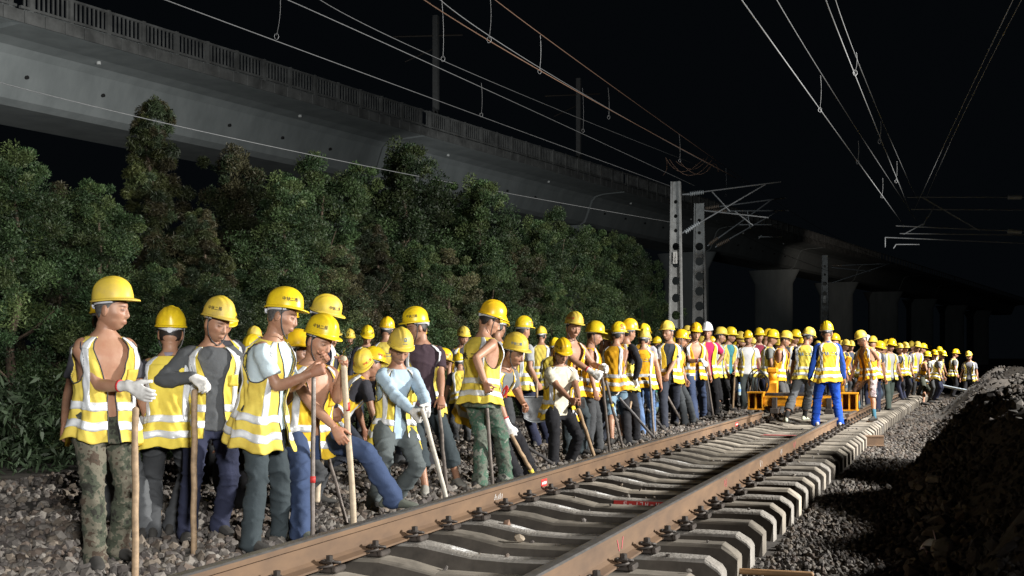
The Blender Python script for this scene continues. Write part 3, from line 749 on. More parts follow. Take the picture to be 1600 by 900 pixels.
    def torso(t, a, off):
        """a from the front towards the person's right"""
        w_ = np.interp(t, *zip(*TW))*k*wide+off; d_ = np.interp(t, *zip(*TD))*k+off
        sa, ca = np.sin(a), np.cos(a)
        x = np.sign(sa)*np.abs(sa)**.86*w_; y = np.sign(ca)*np.abs(ca)**.86*d_
        y = y+np.where(ca > 0, .01*k*np.exp(-((t-.68)/.16)**2), -.006*np.exp(-((t-.75)/.2)**2))
        return Tc(t)+x[..., None]*latv+y[..., None]*frv
    def trunk(g, t0, t1, off, n=20, m=14):
        ts = np.linspace(t0, t1, m); an = np.linspace(0, 2*math.pi, n, endpoint=False)
        A_, T_ = np.meshgrid(an, ts, indexing='ij'); P = torso(T_, A_, off(T_) if callable(off) else off)
        c0 = P[:, 0].mean(0); c1 = P[:, -1].mean(0)
        P = np.concatenate([np.tile(c0, (n, 1, 1)).reshape(n, 1, 3), P, np.tile(c1, (n, 1, 1)).reshape(n, 1, 3)], 1)
        g.grid(P[:, :], closed_u=True)
    def armtube(g, s, add, e1=1.0, start=0.0):
        Sh, E, T, _ = arms[s]
        pts = [Sh-latv*s*.03*k, Sh+(E-Sh)*.12, Sh+(E-Sh)*.5, Sh+(E-Sh)*.88, E, E+(T-E)*.12, E+(T-E)*.35, E+(T-E)*.7, T]
        rr = np.array([.054, .055, .046, .040, .038, .041, .041, .033, .0265])*k+add
        m = int(round(e1*8))+1
        g.tube(pts[:m], rr[:m], 12 if lod < 2 else 8)
    # --- the body, one mesh
    g = G(); trunk(g, -.16, 1.05, 0.0)
    for s in (1, -1):
        armtube(g, s, 0.0)
        hj, kn, ank = legs[s]
        bare = tlen != 'long' or lod == 0
        g.tube([hj+UP*.03, hj+(kn-hj)*.3, hj+(kn-hj)*.7, kn, kn+(ank-kn)*.12, kn+(ank-kn)*.35-hF2*.012, kn+(ank-kn)*.75, ank, ank-UP*.045*k+hF2*.02], np.array([.088, .082, .064, .056, .053, .056, .039, .036, .034])*k, 12 if lod < 2 else 8)
    g.tube([Tc(.96), Nk, Nk+nd*.05*k, Hc-Hu*.05*k-Hf*.015*k], np.array([.066, .060, .056, .056])*k, 14)
    bv, bq, _ = remesh(g, vx, 2)
    Vs, Qs = [bv], [bq]; Cs = [np.ones((len(bv), 3))]
    g = G(); tr, M3 = head_geo(g, Hc, Hr, Hf, Hu, kh, lod, rs_.uniform(-1, 1, 4))
    g.tube([Nk+nd*.02*k, Nk+nd*.06*k, Hc-Hu*.05*k-Hf*.02*k], np.array([.055, .055, .056])*k, 14)
    hv, hq, _ = remesh(g, vh, 2 if lod == 0 else 1)
    Vs.append(hv); Qs.append(hq+len(bv)); Cs.append(paint_face(hv, Hc, np.linalg.inv(M3)) if lod < 2 else np.ones((len(hv), 3)))
    off = len(bv)+len(hv)
    gl = []
    for s in (1, -1):
        Sh, E, T, sp = arms[s]; fd_ = nrm(T-E)
        has = ('r' if s == 1 else 'l') in glove
        if sp is None or isinstance(sp, str): d_ = fd_; n_ = nrm(-latv*s+frv*.2); s_ = nrm(frv); cu = .35; th = .2
        else:
            mode = sp[4] if len(sp) > 4 else 'grip'
            if mode == 'grip':      # fist round an upright handle
                d_ = nrm(fd_*.75+np.cross(UP, fd_)*0); s_ = nrm(UP*.9-fd_*np.dot(UP, fd_)); n_ = nrm(np.cross(d_, s_)); 
                if np.dot(n_, -latv*s+frv*.2) < 0: n_ = -n_
                cu = 1.15; th = .9
            elif mode == 'top':     # resting on the end of a handle
                d_ = nrm(fd_*.5-UP*.45+frv*.2); s_ = nrm(-latv*s); n_ = nrm(np.cross(s_, d_)); 
                if n_[2] > 0: n_ = -n_
                cu = .62; th = .5
            elif mode == 'droop':
                d_ = nrm(fd_*.8+RGT*.35-UP*.55); s_ = nrm(UP*.6+frv*.5); s_ = nrm(s_-d_*np.dot(s_, d_)); n_ = nrm(np.cross(d_, s_)); 
                if np.dot(n_, -frv) < 0: n_ = -n_
                cu = .25; th = .2
            else:                   # loose
                d_ = nrm(fd_*.8-UP*.35); s_ = nrm(UP*.5-latv*s*.5+frv*.4); s_ = nrm(s_-d_*np.dot(s_, d_)); n_ = nrm(np.cross(d_, s_)); 
                if np.dot(n_, -latv*s) < 0: n_ = -n_
                cu = .38; th = .25
        s_ = nrm(s_-d_*np.dot(s_, d_)); n_ = nrm(n_-d_*np.dot(n_, d_)-s_*np.dot(n_, s_))
        g = G(); hand_geo(g, T, d_, n_, s_, cu, k*(1.0 if not has else 1.13), 1.0 if not has else 1.2, lod, 1.0 if not has else 1.12, th)
        if has:
            g.tube([T-fd_*.075*k, T-fd_*.03*k, T+d_*.02*k], np.array([.036, .033, .034])*k, 14)
        v, q, nn = remesh(g, vg*(1 if not has else 1.15), 1)
        if has:
            v = v+nn*(.0022*snoise(v, 14, seed+s))[:, None]
            gl.append((v, q, T, fd_))
        else:
            Vs.append(v); Qs.append(q+off); off += len(v); Cs.append(np.tile([[1.0, .9, .87]], (len(v), 1)))
    V = np.concatenate(Vs); Q = np.concatenate(Qs)
    me = make_mesh('person', lo(V), [Q], [skin_mat(skin)])
    ca = me.color_attributes.new('paint', 'FLOAT_COLOR', 'POINT'); cc = np.ones((len(V), 4), np.float32); cc[:, :3] = np.concatenate(Cs); ca.data.foreach_set('color', cc.ravel())
    root = link('person', me, None, base); tag(root, label, 'person', group)
    for v, q, T, fd_ in gl:
        o = link('glove', make_mesh('glove', lo(v), [q], [M_glove]), root)
        if cuff and lod < 2:
            g = G(); g.tube(lo([T-fd_*.088*k, T-fd_*.074*k]), .0385*k, 16, flat=True); g.build('cuff', M_cuff, o)
    # --- hair
    if lod < 2:
        g = G(); n = 40; a = np.linspace(0, 2*math.pi, n, endpoint=False); bot = np.interp(np.cos(a), [-1, -.55, -.25, .05, .25, 1], [-.050, -.043, .0, .0, .038, .070])
        t = np.linspace(0, 1, 7); A_, T_ = np.meshgrid(a, t, indexing='ij'); Z_ = bot[:, None]+(.103-bot[:, None])*T_
        r_ = np.sqrt(np.clip(1-(Z_/.122)**2, .05, 1)); shrink = np.where(np.cos(A_) < 0, 1-.22*np.clip(-Z_/.07, 0, 1), 1)
        g.grid(tr(np.stack([np.sin(A_)*.080*r_, np.cos(A_)*.0985*r_*shrink, Z_], -1))-base, closed_u=True)
        solidify(g.build('hair', M_greyhair if hair else M_hair, root), .008, 1)
    tr2 = lambda q: tr(q)-base
    helmet(root, tr2, hat, lod, text, seed, logo, strap=(rs_.rand() < .6) if strap is None else strap)
    # --- trousers
    tm = tr_col if not isinstance(tr_col, tuple) else cloth(tr_col, 'trouser cloth')
    g = G(); trunk(g, -.22, .09, .014*k, 20, 6)
    frac = {'long': 1.0, 'crop': .62, 'short': .12, 'knee': .25}[tlen]
    for s in (1, -1):
        hj, kn, ank = legs[s]
        pts = [hj+UP*.05*k, hj+(kn-hj)*.25, hj+(kn-hj)*.6, hj+(kn-hj)*.92, kn+hF2*.006]; rr = [.108, .104, .086, .078, .074]
        sh = [(.07, .074), (.15, .074), (.35, .078), (.62, .074), (.85, .070), (1.0, .074)]
        for q, r_ in sh:
            if q <= frac+.001: pts.append(kn+(ank-kn)*q); rr.append(r_+(.012 if tlen != 'long' else 0))
        if tlen == 'long': pts.append(ank-UP*.035*k); rr.append(.078)
        g.tube(pts, np.array(rr)*k, 14 if lod < 2 else 8, flat=(tlen != 'long'))
    v, q, nn = remesh(g, vc, 2)
    if lod < 2:
        amp = .0085 if lod == 0 else .007
        wv = snoise(v, (5, 5, 11), seed, 2); wv2 = snoise(v, (14, 14, 20), seed+5, 2)
        kz = np.exp(-((v[:, 2]-legs[1][1][2])/.12)**2)+np.exp(-((v[:, 2]-base[2]-.12)/.10)**2)+.5
        cr_ = snoise(v, (2.6, 2.6, 6.5), seed+3, 2)
        fold = np.exp(-(cr_/.16)**2)
        v = v+nn*(.25*amp*wv+1.05*amp*kz*(fold-.3)+.0008*wv2)[:, None]
    link('trousers', make_mesh('trousers', lo(v), [q], [tm]), root)
    # --- shoes
    for s in (1, -1):
        hj, kn, ank = legs[s]; tf = nrm(facing((toes if toes is not None else (hips if hips is not None else yaw)))+hipv*s*.22); lt = nrm(np.cross(tf, UP)); b = ft[s]
        g = G(); L = .27*k
        pts = []; rr = []
        for u, w_, hh in ((-.085, .028, .05), (-.06, .036, .085), (0, .04, .095), (.05, .042, .078), (.1, .047, .058), (.15, .045, .046), (.18, .03, .036)):
            pts.append(b+tf*u*k+UP*(hh/2)); rr.append((w_*k, hh/2))
        g.tube(pts, rr, 12, ax=lt); so = g.build('shoe', cloth(shoe, 'shoe'), root)
        so.data.transform(Matrix.Translation(-Vector(base)))
        if sock is not None and lod < 2:
            g = G(); g.tube(lo([ank-UP*.03, ank+(kn-ank)*.12, ank+(kn-ank)*.28]), np.array([.044, .044, .047])*k, 14); g.build('sock', cloth(sock, 'sock'), root)
    # --- shirt
    if shirt is not None:
        sm = cloth(shirt, 'shirt cloth') if isinstance(shirt, tuple) else shirt
        g = G(); trunk(g, -.12, .99, lambda t: (.013+.016*np.clip((.2-t)/.3, 0, 1))*k, 22, 18)
        for s in (1, -1):
            if sleeve == 'long': armtube(g, s, .015*k, .97)
            elif sleeve == 'short':
                Sh, E, T, _ = arms[s]; g.tube([Sh-latv*s*.03*k, Sh+(E-Sh)*.15, Sh+(E-Sh)*.45, Sh+(E-Sh)*.72], np.array([.066, .071, .066, .066])*k, 14, flat=True)
        v, q, nn = remesh(g, vc, 2)
        if lod < 2: v = v+nn*(.0025*snoise(v, (6, 6, 9), seed+9, 2)+.0065*(np.exp(-(snoise(v, (3.0, 3.0, 4.5), seed+11, 2)/.16)**2)-.3)+.0006*snoise(v, 16, seed+10, 2))[:, None]
        so = link('shirt', make_mesh('shirt', lo(v), [q], [sm]), root)
        if collar is not None and lod < 2:
            g = G(); a = np.linspace(R(14), R(346), 30); hh = np.linspace(0, 1, 4); A_, H_ = np.meshgrid(a, hh, indexing='ij')
            rad = .070-.010*H_; P = Nk+td*(-.025*k+.045*k*H_[..., None])+((np.sin(A_)*rad*k)[..., None]*latv+(np.cos(A_)*rad*k*1.02)[..., None]*frv)-frv*.004
            P = P-UP*(.03*np.clip(np.cos(A_), 0, 1)**3)[..., None]
            g.grid(lo(P)); solidify(g.build('collar', cloth(collar, 'collar'), so), .006, 0)
    # --- vest
    if vest:
        vm = {'y': (M_vest, M_vest2, M_vest, M_vest3)[seed % 4], 'o': M_vesto}[vest]
        na, nt = ((132, 64) if lod == 0 else (84, 40) if lod == 1 else (44, 22))
        tb = -.20-vlong; p1, p2, p3 = rs_.rand(3)*6.28
        op0 = R(2.5+40*vopen)
        def opening(t): return op0*np.interp(t, [-.5, .1, .5, .8, 1.0], [1.05, .85, .8, 1.1, 1.5])+np.clip((t-(.58 if vneck < 20 else .34))/(.42 if vneck < 20 else .64), 0, 1)*R(vneck)
        def vp(t, a, off):
            t = t+(.020*np.sin(2*a+p1)+.016*np.sin(5*a+p2)+.008*np.sin(11*a+p3))*np.clip((.35-t)/.5, 0, 1.2)
            low = np.clip((.25-t)/.55, 0, 1)
            o_ = .028*k+.043*low*k+.005*np.sin(5*a+p1)+(.013*low+.003)*np.sin(8*a+p2+t*2)+.004*np.sin(t*17+a*3+p3)+.0045*np.sin(11*a+t*9+p1)*np.sin(t*12+p2)+.0035*np.sin(a*19-t*23+p3)*np.sin(3*a+p1)+off
            # the shoulders: the strap lies close
            o_ = np.where(t > .86, .022*k+off, o_)
            return torso(t, a, o_)
        t_ = np.concatenate([np.linspace(tb, .8, nt*2//3), np.linspace(.8, .985, nt-nt*2//3+1)[1:]])
        fr = np.linspace(0, 1, na)
        T_ = np.tile(t_, (na, 1)); op = opening(T_)
        A_ = op+(2*math.pi-2*op)*fr[:, None]
        P = vp(T_, A_, 0.0)
        tm_, am_ = (T_[:-1, :-1]+T_[1:, 1:])/2, (A_[:-1, :-1]+A_[1:, 1:])/2
        latang = np.minimum(np.abs(am_-math.pi/2), np.abs(am_-1.5*math.pi))
        arm_hole = ((latang/R(37))**2+((tm_-.70)/.245)**2 < 1) & (tm_ < .93)
        sidecut = (latang < R(39)) & (tm_ > .70) & (tm_ < .925)
        mask = ~(arm_hole | sidecut)
        g = G(); g.grid(lo(P), mask=mask); vo = g.build('vest', vm, root); solidify(vo, .006, 1)
        # reflective tape: two hoops and two braces over the shoulders
        def band(tA, tB, aA, aB, n1, n2, rel=False):
            tt = np.linspace(tA, tB, n2); uu = np.linspace(0, 1, n1); U_, T2 = np.meshgrid(uu, tt, indexing='ij')
            if rel: o_ = opening(T2); A2 = o_+(2*math.pi-2*o_)*U_
            else: A2 = aA+(aB-aA)*U_
            g.grid(lo(vp(T2, A2, .0035)))
        g = G(); nb = 100 if lod == 0 else 60 if lod == 1 else 36
        for t0 in (tb+.13, tb+.34): band(t0, t0+.095, 0, 0, nb, 4, True)
        so = g.build('reflective_tape', M_refl, vo); solidify(so, .002, 0)
        g = G(); 
        for c in (R(49), R(-49), R(180-42), R(180+42)):
            band(tb+.36, .86, c-R(9.5), c+R(9.5), 5, 30 if lod < 2 else 12)
            band(.86, .982, c-R(10), c+R(10), 5, 8)
        so = g.build('shoulder_tape', M_refl, vo); solidify(so, .002, 0)
        if lod == 0:   # dark piping along the front edges, arm holes' look, and a pocket
            g = G(); tt = np.linspace(tb, .97, 40)
            for sgn in (1, -1):
                o_ = opening(tt); a_ = o_ if sgn == 1 else 2*math.pi-o_
                g.tube(lo(vp(tt, a_, .001)), .004, 6)
            for c in (math.pi/2, 1.5*math.pi):
                e = np.linspace(0, 2*math.pi, 40); tt = .70+np.sin(e)*.245; tt = np.clip(tt, 0, .93); aa = c+np.cos(e)*R(38)*np.where(np.sin(e) > 0, 1.0, 1.0)
                g.tube(lo(vp(tt, aa, .001)), .004, 6)
            g.build('piping', M_piping, vo)
            g = G(); ca_ = R(36+30*vopen*.5); tt = np.linspace(.47, .62, 5); uu = np.linspace(ca_-R(13), ca_+R(13), 7); U_, T2 = np.meshgrid(-uu, tt, indexing='ij')
            g.grid(lo(vp(T2, U_, .008))); solidify(g.build('pocket', vm, vo), .006)
        if vtext:
            g = G(); mt = M_blueink if vtext == 'b' else M_ink
            sz = .062; w0 = sz*4.5
            for i, ch in enumerate(ZH):
                for p, q in ch:
                    pts = []
                    p, q = np.array(p), np.array(q); dd = nrm(np.append(q-p, 0))[:2]; sdv = np.array([-dd[1], dd[0]])*.062
                    for e in range(3):
                        c = p+(q-p)*(e/2)
                        pts.append([c-sdv, c+sdv])
                    C = np.array(pts)           # 3 x 2 x 2
                    x = (i-2)*sz*1.13+.06*sz+C[..., 0]*sz; z = C[..., 1]*sz
                    A2 = math.pi-x/.165*.93; T2 = .60+z/.555
                    g.grid(lo(vp(T2, A2, .005)))
            so = g.build('lettering', mt, vo); solidify(so, .0015, 0)
    PEOPLE[key] = (root, D0, k, base)
    return root

def recolour(root, tcol, scol=None):
    for c in root.children:
        n = c.name.split('.')[0]
        if n in ('trousers', 'shirt'):
            col = tcol if n == 'trousers' else scol
            if col is None: continue
            c.material_slots[0].link = 'OBJECT'; c.material_slots[0].material = cloth(col, 'cloth')
def repeat(key, label, hx, hy, D, turn=0.0, tcol=None, scol=None, group=None):
    """another worker like one already built, somewhere else in the crowd"""
    src, D0, k, b0 = PEOPLE[key]; c = copy_tree(src)
    for q in ('group', 'label'):
        if q in c: del c[q]
    tag(c, label, 'person', group)
    top = at(hx, hy, D)
    hel = [q for q in src.children if q.name.startswith('helmet')][0]
    hv = np.empty(len(hel.data.vertices)*3, np.float32); hel.data.vertices.foreach_get('co', hv); hv = hv.reshape(-1, 3); it = hv[:, 2].argmax(); loc = hv[it].astype(float)
    zg = -.03; s = float(np.clip((top[2]-zg)/loc[2], .8, 1.15)); a = R(turn)
    xy = np.array([loc[0]*math.cos(a)-loc[1]*math.sin(a), loc[0]*math.sin(a)+loc[1]*math.cos(a)])*s
    c.location = (top[0]-xy[0], top[1]-xy[1], top[2]-loc[2]*s); c.rotation_euler = (0, 0, a); c.scale = (s, s, s)
    if tcol is not None: recolour(c, tcol, scol)
    return c
M_wood = mat('worn wooden handle', (.36, .25, .15), .7, .4, 20, bump=.3, bscale=60, col2=(.22, .15, .09))
M_palewood = mat('pale wooden handle', (.52, .42, .30), .7, .3, 20, bump=.3, bscale=60)
M_bar = mat('steel bar', (.20, .17, .15), .5, .45, 18, metal=.4, bump=.2)
M_dkbar = mat('dark steel bar', (.09, .085, .085), .5, .4, 18, metal=.4)
def pole(label, top, base, m=M_wood, r=.017, bands=(), name=None, cat=None, zb=-.05, group=None):
    """a tool handle from its top (px, py, depth) to its foot (px, py[, depth])"""
    a = at(*top); b = at(*base) if len(base) == 3 else ground(base[0], base[1], zb)
    nm = name or ('steel_bar' if m in (M_bar, M_dkbar) else 'wooden_pole')
    b = b+nrm(b-a)*.05
    n = 8; ts = np.linspace(0, 1, n); g = G(); rs_ = np.random.RandomState(int(top[0])); wob = (rs_.rand(n, 3)-.5)*.008; wob[0] = wob[-1] = 0
    pts = np.array([a+(b-a)*t for t in ts])+wob-b
    g.tube(pts, r*(1+.12*(rs_.rand(n)-.3)), 10)
    o = g.build(nm, m, None, b); tag(o, label, cat or ('bar' if 'bar' in nm else 'pole'), group)
    for (t, w_, bm) in bands:
        g = G(); g.tube([pts[0]+(pts[-1]-pts[0])*(t-w_), pts[0]+(pts[-1]-pts[0])*(t+w_)], r*1.18, 10, flat=True); g.build('paint_band', bm, o)
    return o
# ------------------------------------------------------------------ the viaduct
M_girder = mat('girder concrete', (.295, .315, .315), .9, .28, .9, bump=.25, bscale=6, col2=(.235, .255, .255), detail=9, vs=(1, 1, .3))
M_parapet = mat('parapet concrete', (.16, .16, .155), .9, .5, 1.2, bump=.2, bscale=8)
VA = R(29.4); VU = FWD*math.cos(VA)+RGT*math.sin(VA); VNn = RGT*math.cos(VA)-FWD*math.sin(VA)
VP0 = at(125, 0, 51.8); VP0[2] = 0
def vpt(s, o, z): return VP0+VU*s-VNn*o+UP*z
via = empty('viaduct', vpt(26, 5, 0)); tag(via, 'long concrete railway viaduct with a railing, passing above and behind the trees', 'viaduct')
vl = lambda P: np.asarray(P)-np.array(via.location)
joints = [-61, -32, -3, 26, 55, 84, 113, 142, 171, 200, 232, 264, 300]
sec = [(0.0, 14.93), (0, 14.45), (.25, 14.42), (2.0, 14.36), (2.7, 14.2), (3.0, 13.9), (3.5, 12.6), (3.68, 12.2), (4.1, 11.98), (8.0, 11.98), (8.6, 12.3), (9.2, 13.7), (12.2, 14.36), (12.2, 14.93), (11.8, 14.95), (.3, 14.95)]
for a, b in zip(joints[:-1], joints[1:]):
    ss = np.linspace(a+.22, b-.22, 12); g = G()
    P = np.array([[vpt(s, o, z) for s in ss] for o, z in sec+sec[:1]])
    for j in range(len(sec)): g.grid(vl(P[j:j+2]), smooth=False)
    for e in (0, -1): g.add(vl(P[:-1, e]), [list(range(len(sec)))], 0, False)
    gd = g.build('girder', M_girder, via)
    g = G()    # railing: posts, bars and a top beam
    rot = np.stack([VU, VNn, UP], 1)
    for s in np.arange(a+.6, b-.2, 2.0):
        g.box(vl(vpt(s, .1, 15.45)), (.17, .17, 1.05), rot)
    if a < 120:
        for s in np.arange(a+.3, b-.2, .235): g.box(vl(vpt(s, .1, 15.43)), (.07, .06, .9), rot)
    m_ = (a+b)/2
    g.box(vl(vpt(m_, .1, 15.9)), (b-a-.2, .13, .09), rot); g.box(vl(vpt(m_, .1, 15.04)), (b-a-.2, .14, .10), rot)
    g.build('railing', M_parapet, via)
    g = G()
    for s in np.arange(a+.2, b-.1, 1.0): g.box(vl(vpt(s+.48, -.045, 14.64)), (.96, .08, .5), rot, bev=.015)
    g.build('fascia_panel', M_parapet, via)
    if -10 < a < 90:
        for s in np.arange(a+3, b-1, 4.2):
            g = G(); c = vl(vpt(s, 3.30, 13.15)); g.tube([c, c+VNn*.12], .085, 8, flat=True); g.build('drain_outlet', mat('drain black', (.02, .02, .02), .9), via)
        for s in (a+6, a+20):
            g = G(); c = vl(vpt(s, 2.2, 14.34)); g.tube([c, c-UP*.14], .10, 8, flat=True); g.build('drain_pipe', M_white, via)
for j in joints[1:-1]:
    g = G(); c = vpt(j, 6.2, 0); w0 = np.array([1.0, 2.6])
    for z0, z1, sx in ((-.5, 10.2, 1.0), (10.2, 11.9, 1.0)):
        a0, a1 = (1, 1) if z1 < 11 else (1, 1.35)
        an = np.linspace(0, 2*math.pi, 24, endpoint=False); P = []
        for z, q in ((z0, a0), (z1, a1)): P.append([c+VU*np.cos(t)*1.0+VNn*np.sin(t)*2.4*q+UP*z for t in an])
        g.grid(vl(np.array(P).transpose(1, 0, 2)), closed_u=True)
    g.build('pier', M_girder, via)
M_mast = mat('mast concrete', (.36, .37, .37), .85, .3, 6.0, bump=.2, bscale=30)
M_galv = mat('galvanised tube', (.27, .29, .31), .5, .2, 10, metal=.4)
M_insul = mat('insulator glaze', (.40, .44, .47), .3, .2, 10)
M_brown = mat('brown insulator glaze', (.19, .15, .12), .35, .2, 10)
for px, pyt, s in ((937, 92, 49), (750, 125, 29)):
    b = vpt(s, 1.2, 14.95); D = np.dot(b-CAM, FWD); h = 7.5
    g = G(); g.box((0, 0, h/2), (.34, .34, h), bev=.02); o = g.build('viaduct_mast', mat('darkened mast', (.10, .10, .10), .9), None, b); tag(o, 'dim slim mast with a crossarm standing on the viaduct%s' % (', nearer the far end' if px > 900 else ', at the nearer span'), 'mast', 'masts on the viaduct')  # base colour darkened so these masts read dim
    g = G(); g.tube([(-2.2, -1.5, h-1.5), (1.4, .9, h-1.1)], .06, 8); g.tube([(-1.6, -1.1, h-3), (0, 0, h-2)], .04, 8); g.build('crossarm', M_iron, o)

# ------------------------------------------------------------------ overhead line masts and wires
def discs(g, a, b, n=8, r=.085):
    a, b = np.array(a), np.array(b); 
    pts = []; rr = []
    for i in range(n):
        for q, f_ in ((0, .45), (.3, 1.0), (.5, 1.0), (.8, .45)): pts.append(a+(b-a)*((i+q)/n)); rr.append(r*f_)
    g.tube(pts, rr, 12, flat=True)
def lattice_mast(px, py, D, label, wtop=.34, wbot=.56, small=6, plate=True):
    t = at(px, py, D); zb = -.4; base = np.array([t[0], t[1], zb]); H = t[2]-zb
    ud, fd = np.array([1.0, 0, 0]), np.array([0, 1.0, 0])
    o = empty('overhead_line_mast', base); tag(o, label, 'mast', 'overhead line masts')
    wz = lambda z: wtop+(wbot-wtop)*(1-z/H)
    g = G()
    for s in (-1, 1):
        P = []
        for z in np.linspace(0, H, 12):
            w_ = wz(z)/2; x0, x1 = s*w_, s*(w_-.055)
            P.append([(x0, -.11, z), (x1, -.11, z), (x1, .11, z), (x0, .11, z)])
        P = np.array(P); g.grid(np.concatenate([P, P[:, :1]], 1), smooth=False); g.add(P[-1], [(0, 1, 2, 3)], 0, False)
    z = .3; cells = []
    while z < H-2.0*(H/7.8): cells.append((z, .62, 'c')); z += .62
    while z < H-.8: cells.append((z, .52, 's')); z += .52
    cells.append((z, H-z, 'f')); cells.append((0, .3, 'f'))
    for z0, hh, kd in cells:
        w0, w1 = wz(z0)/2-.05, wz(z0+hh)/2-.05
        if kd == 'f': g.add([(-w0, -.05, z0), (w0, -.05, z0), (w1, -.05, z0+hh), (-w1, -.05, z0+hh), (-w0, .05, z0), (w0, .05, z0), (w1, .05, z0+hh), (-w1, .05, z0+hh)], [(0, 1, 2, 3), (7, 6, 5, 4), (3, 2, 6, 7)], 0, False); continue
        n = 24; an = np.linspace(0, 2*math.pi, n, endpoint=False)
        r = min(w0*.86, .19) if kd == 'c' else .07; ry = r if kd == 'c' else .07
        ci = np.stack([np.cos(an)*r, np.sin(an)*ry+z0+hh/2], -1)
        q = np.stack([np.cos(an), np.sin(an)], -1); q /= np.abs(q).max(1)[:, None]
        zz = z0+hh/2+q[:, 1]*hh/2; out = np.stack([q[:, 0]*(w0+(w1-w0)*(q[:, 1]+1)/2), zz], -1)
        rows = [np.stack([out[:, 0], np.full(n, -.05), out[:, 1]], -1), np.stack([ci[:, 0], np.full(n, -.05), ci[:, 1]], -1), np.stack([ci[:, 0], np.full(n, .05), ci[:, 1]], -1), np.stack([out[:, 0], np.full(n, .05), out[:, 1]], -1)]
        g.grid(np.stack(rows, 1), closed_u=True, smooth=False)
    g.build('post', M_mast, o)
    if plate:
        zc = H-2.75; g = G(); g.box((0, -.117, zc), (.15, .012, .42)); p = g.build('number_plate', M_white, o)
        g = G()
        for i, ch in enumerate(digits('120')[::1]): strokes(g, ch, np.array([-.035, -.123, zc+.07-i*.12]), np.array([1.0, 0, 0]), UP, .09, .014, np.array([0, -1.0, 0]))
        g.build('lettering', M_ink, p)
    return o, base
def cantilever(parent, base, D, tubes, ins, m=M_galv, mi=M_insul, r=.035):
    g = G()
    for a, b in tubes: g.tube([at(*a, D)-base, at(*b, D)-base], r, 8)
    c = g.build('cantilever', m, parent)
    for a, b in ins:
        g = G(); A, B = at(*a, D)-base, at(*b, D)-base; discs(g, A, B); g.build('insulator', mi, c)
o, b = lattice_mast(1056, 284, 45, 'tall pale mast with round holes and a number plate, behind the workers')
cantilever(o, b, 45, [((1066, 304), (1220, 284)), ((1064, 365), (1196, 288)), ((1148, 330), (1176, 352)), ((1113, 300), (1140, 330)), ((1100, 329), (1200, 340)), ((1066, 304), (1078, 304))], [((1078, 303), (1100, 300)), ((1070, 363), (1093, 347))], r=.028)
o, b = lattice_mast(1093, 318, 52, 'dimmer holed mast close behind the tall pale mast', plate=False, wtop=.42, wbot=.66)
cantilever(o, b, 52, [((1100, 326), (1228, 309)), ((1102, 330), (1232, 329)), ((1106, 384), (1206, 312)), ((1118, 386), (1214, 331)), ((1156, 351), (1218, 351)), ((1168, 330), (1172, 356)), ((1186, 372), (1190, 368)), ((1186, 370), (1222, 370))], [((1102, 326), (1124, 322)), ((1114, 330), (1136, 330)), ((1108, 382), (1122, 372)), ((1120, 384), (1140, 374))], mi=M_brown, r=.03)
o, b = lattice_mast(1289, 399, 78, 'far dim mast beyond the man in blue', plate=True)
cantilever(o, b, 78, [((1300, 415), (1396, 412)), ((1300, 442), (1396, 410)), ((1300, 418), (1360, 424))], [((1300, 415), (1316, 415))], mi=M_brown, r=.03)
o, b = lattice_mast(1622, 262, 42, 'tall mast on the bank side carrying the arms over the exposed sleepers', plate=False)
cantilever(o, b, 42, [((1610, 308), (1418, 308)), ((1600, 328), (1425, 327)), ((1610, 362), (1400, 353)), ((1610, 367), (1406, 365)), ((1600, 380), (1383, 371)), ((1442, 309), (1530, 360)), ((1460, 322), (1442, 352)), ((1412, 366), (1442, 350)), ((1383, 371), (1383, 386)), ((1396, 388), (1400, 382)), ((1400, 382), (1436, 382))], [((1596, 308), (1574, 308)), ((1596, 362), (1574, 361))], r=.02)
M_wire = mat('overhead wire', (.26, .27, .28), .5, .2, 20, metal=.3)
M_copper = mat('copper contact wire', (.22, .135, .095), .5, .2, 20, metal=.4)
def wire_pts(pts, n=24):
    P = np.array(pts, float); t = np.concatenate([[0], np.cumsum(np.linalg.norm(np.diff(P, axis=0), axis=1))]); u = np.linspace(0, t[-1], n)
    return np.stack([np.interp(u, t, P[:, i]) for i in range(3)], -1)
def curve3(a, m, b, n=30):
    a, m, b = map(np.array, (a, m, b)); c = 2*m-(a+b)/2; t = np.linspace(0, 1, n)[:, None]; return (1-t)**2*a+2*t*(1-t)*c+t*t*b
def wire(label, pts, m=M_wire, r=.011, droppers=(), name='overhead_wire', n=30):
    """pts: (px, py, depth) x 3 along the wire; droppers: ((px,py,D),(px,py,D)) each a part"""
    P = curve3(*[at(*p) for p in pts], n=n) if len(pts) == 3 else wire_pts([at(*p) for p in pts])
    base = P[len(P)//2].copy(); g = G(); g.tube(P-base, r*.76, 6); o = g.build(name, m, None, base); tag(o, label, 'wire')
    for a, b in droppers:
        A, B = at(*a), at(*b); g = G(); Lq = np.linalg.norm(A-B); mid = (A+B)/2+RGT*.02
        g.tube(curve3(A-base, mid-base, B-base, 8), .005, 5); t = np.linspace(0, 2*math.pi, 12)
        g.tube([B-base+RGT*.035*math.sin(q)+UP*(.05*math.cos(q)-.02) for q in t], .005, 5); g.build('dropper', M_wire, o)
    return o
wire('feeder wire running down to the top of the tall pale mast', [(205, -20, 18), (640, 141, 30), (1048, 291, 45)], r=.012)
wire('return wire crossing in front of the viaduct and trees', [(-40, 118, 16), (590, 263, 27), (1048, 347, 45)], r=.009)
wire('messenger wire crossing above the viaduct railing towards the mast', [(400, -22, 19), (760, 140, 30), (1085, 290, 46)], droppers=[((438, 0, 20), (432, 55, 20.4)), ((752, 130, 29), (752, 178, 29.5))])
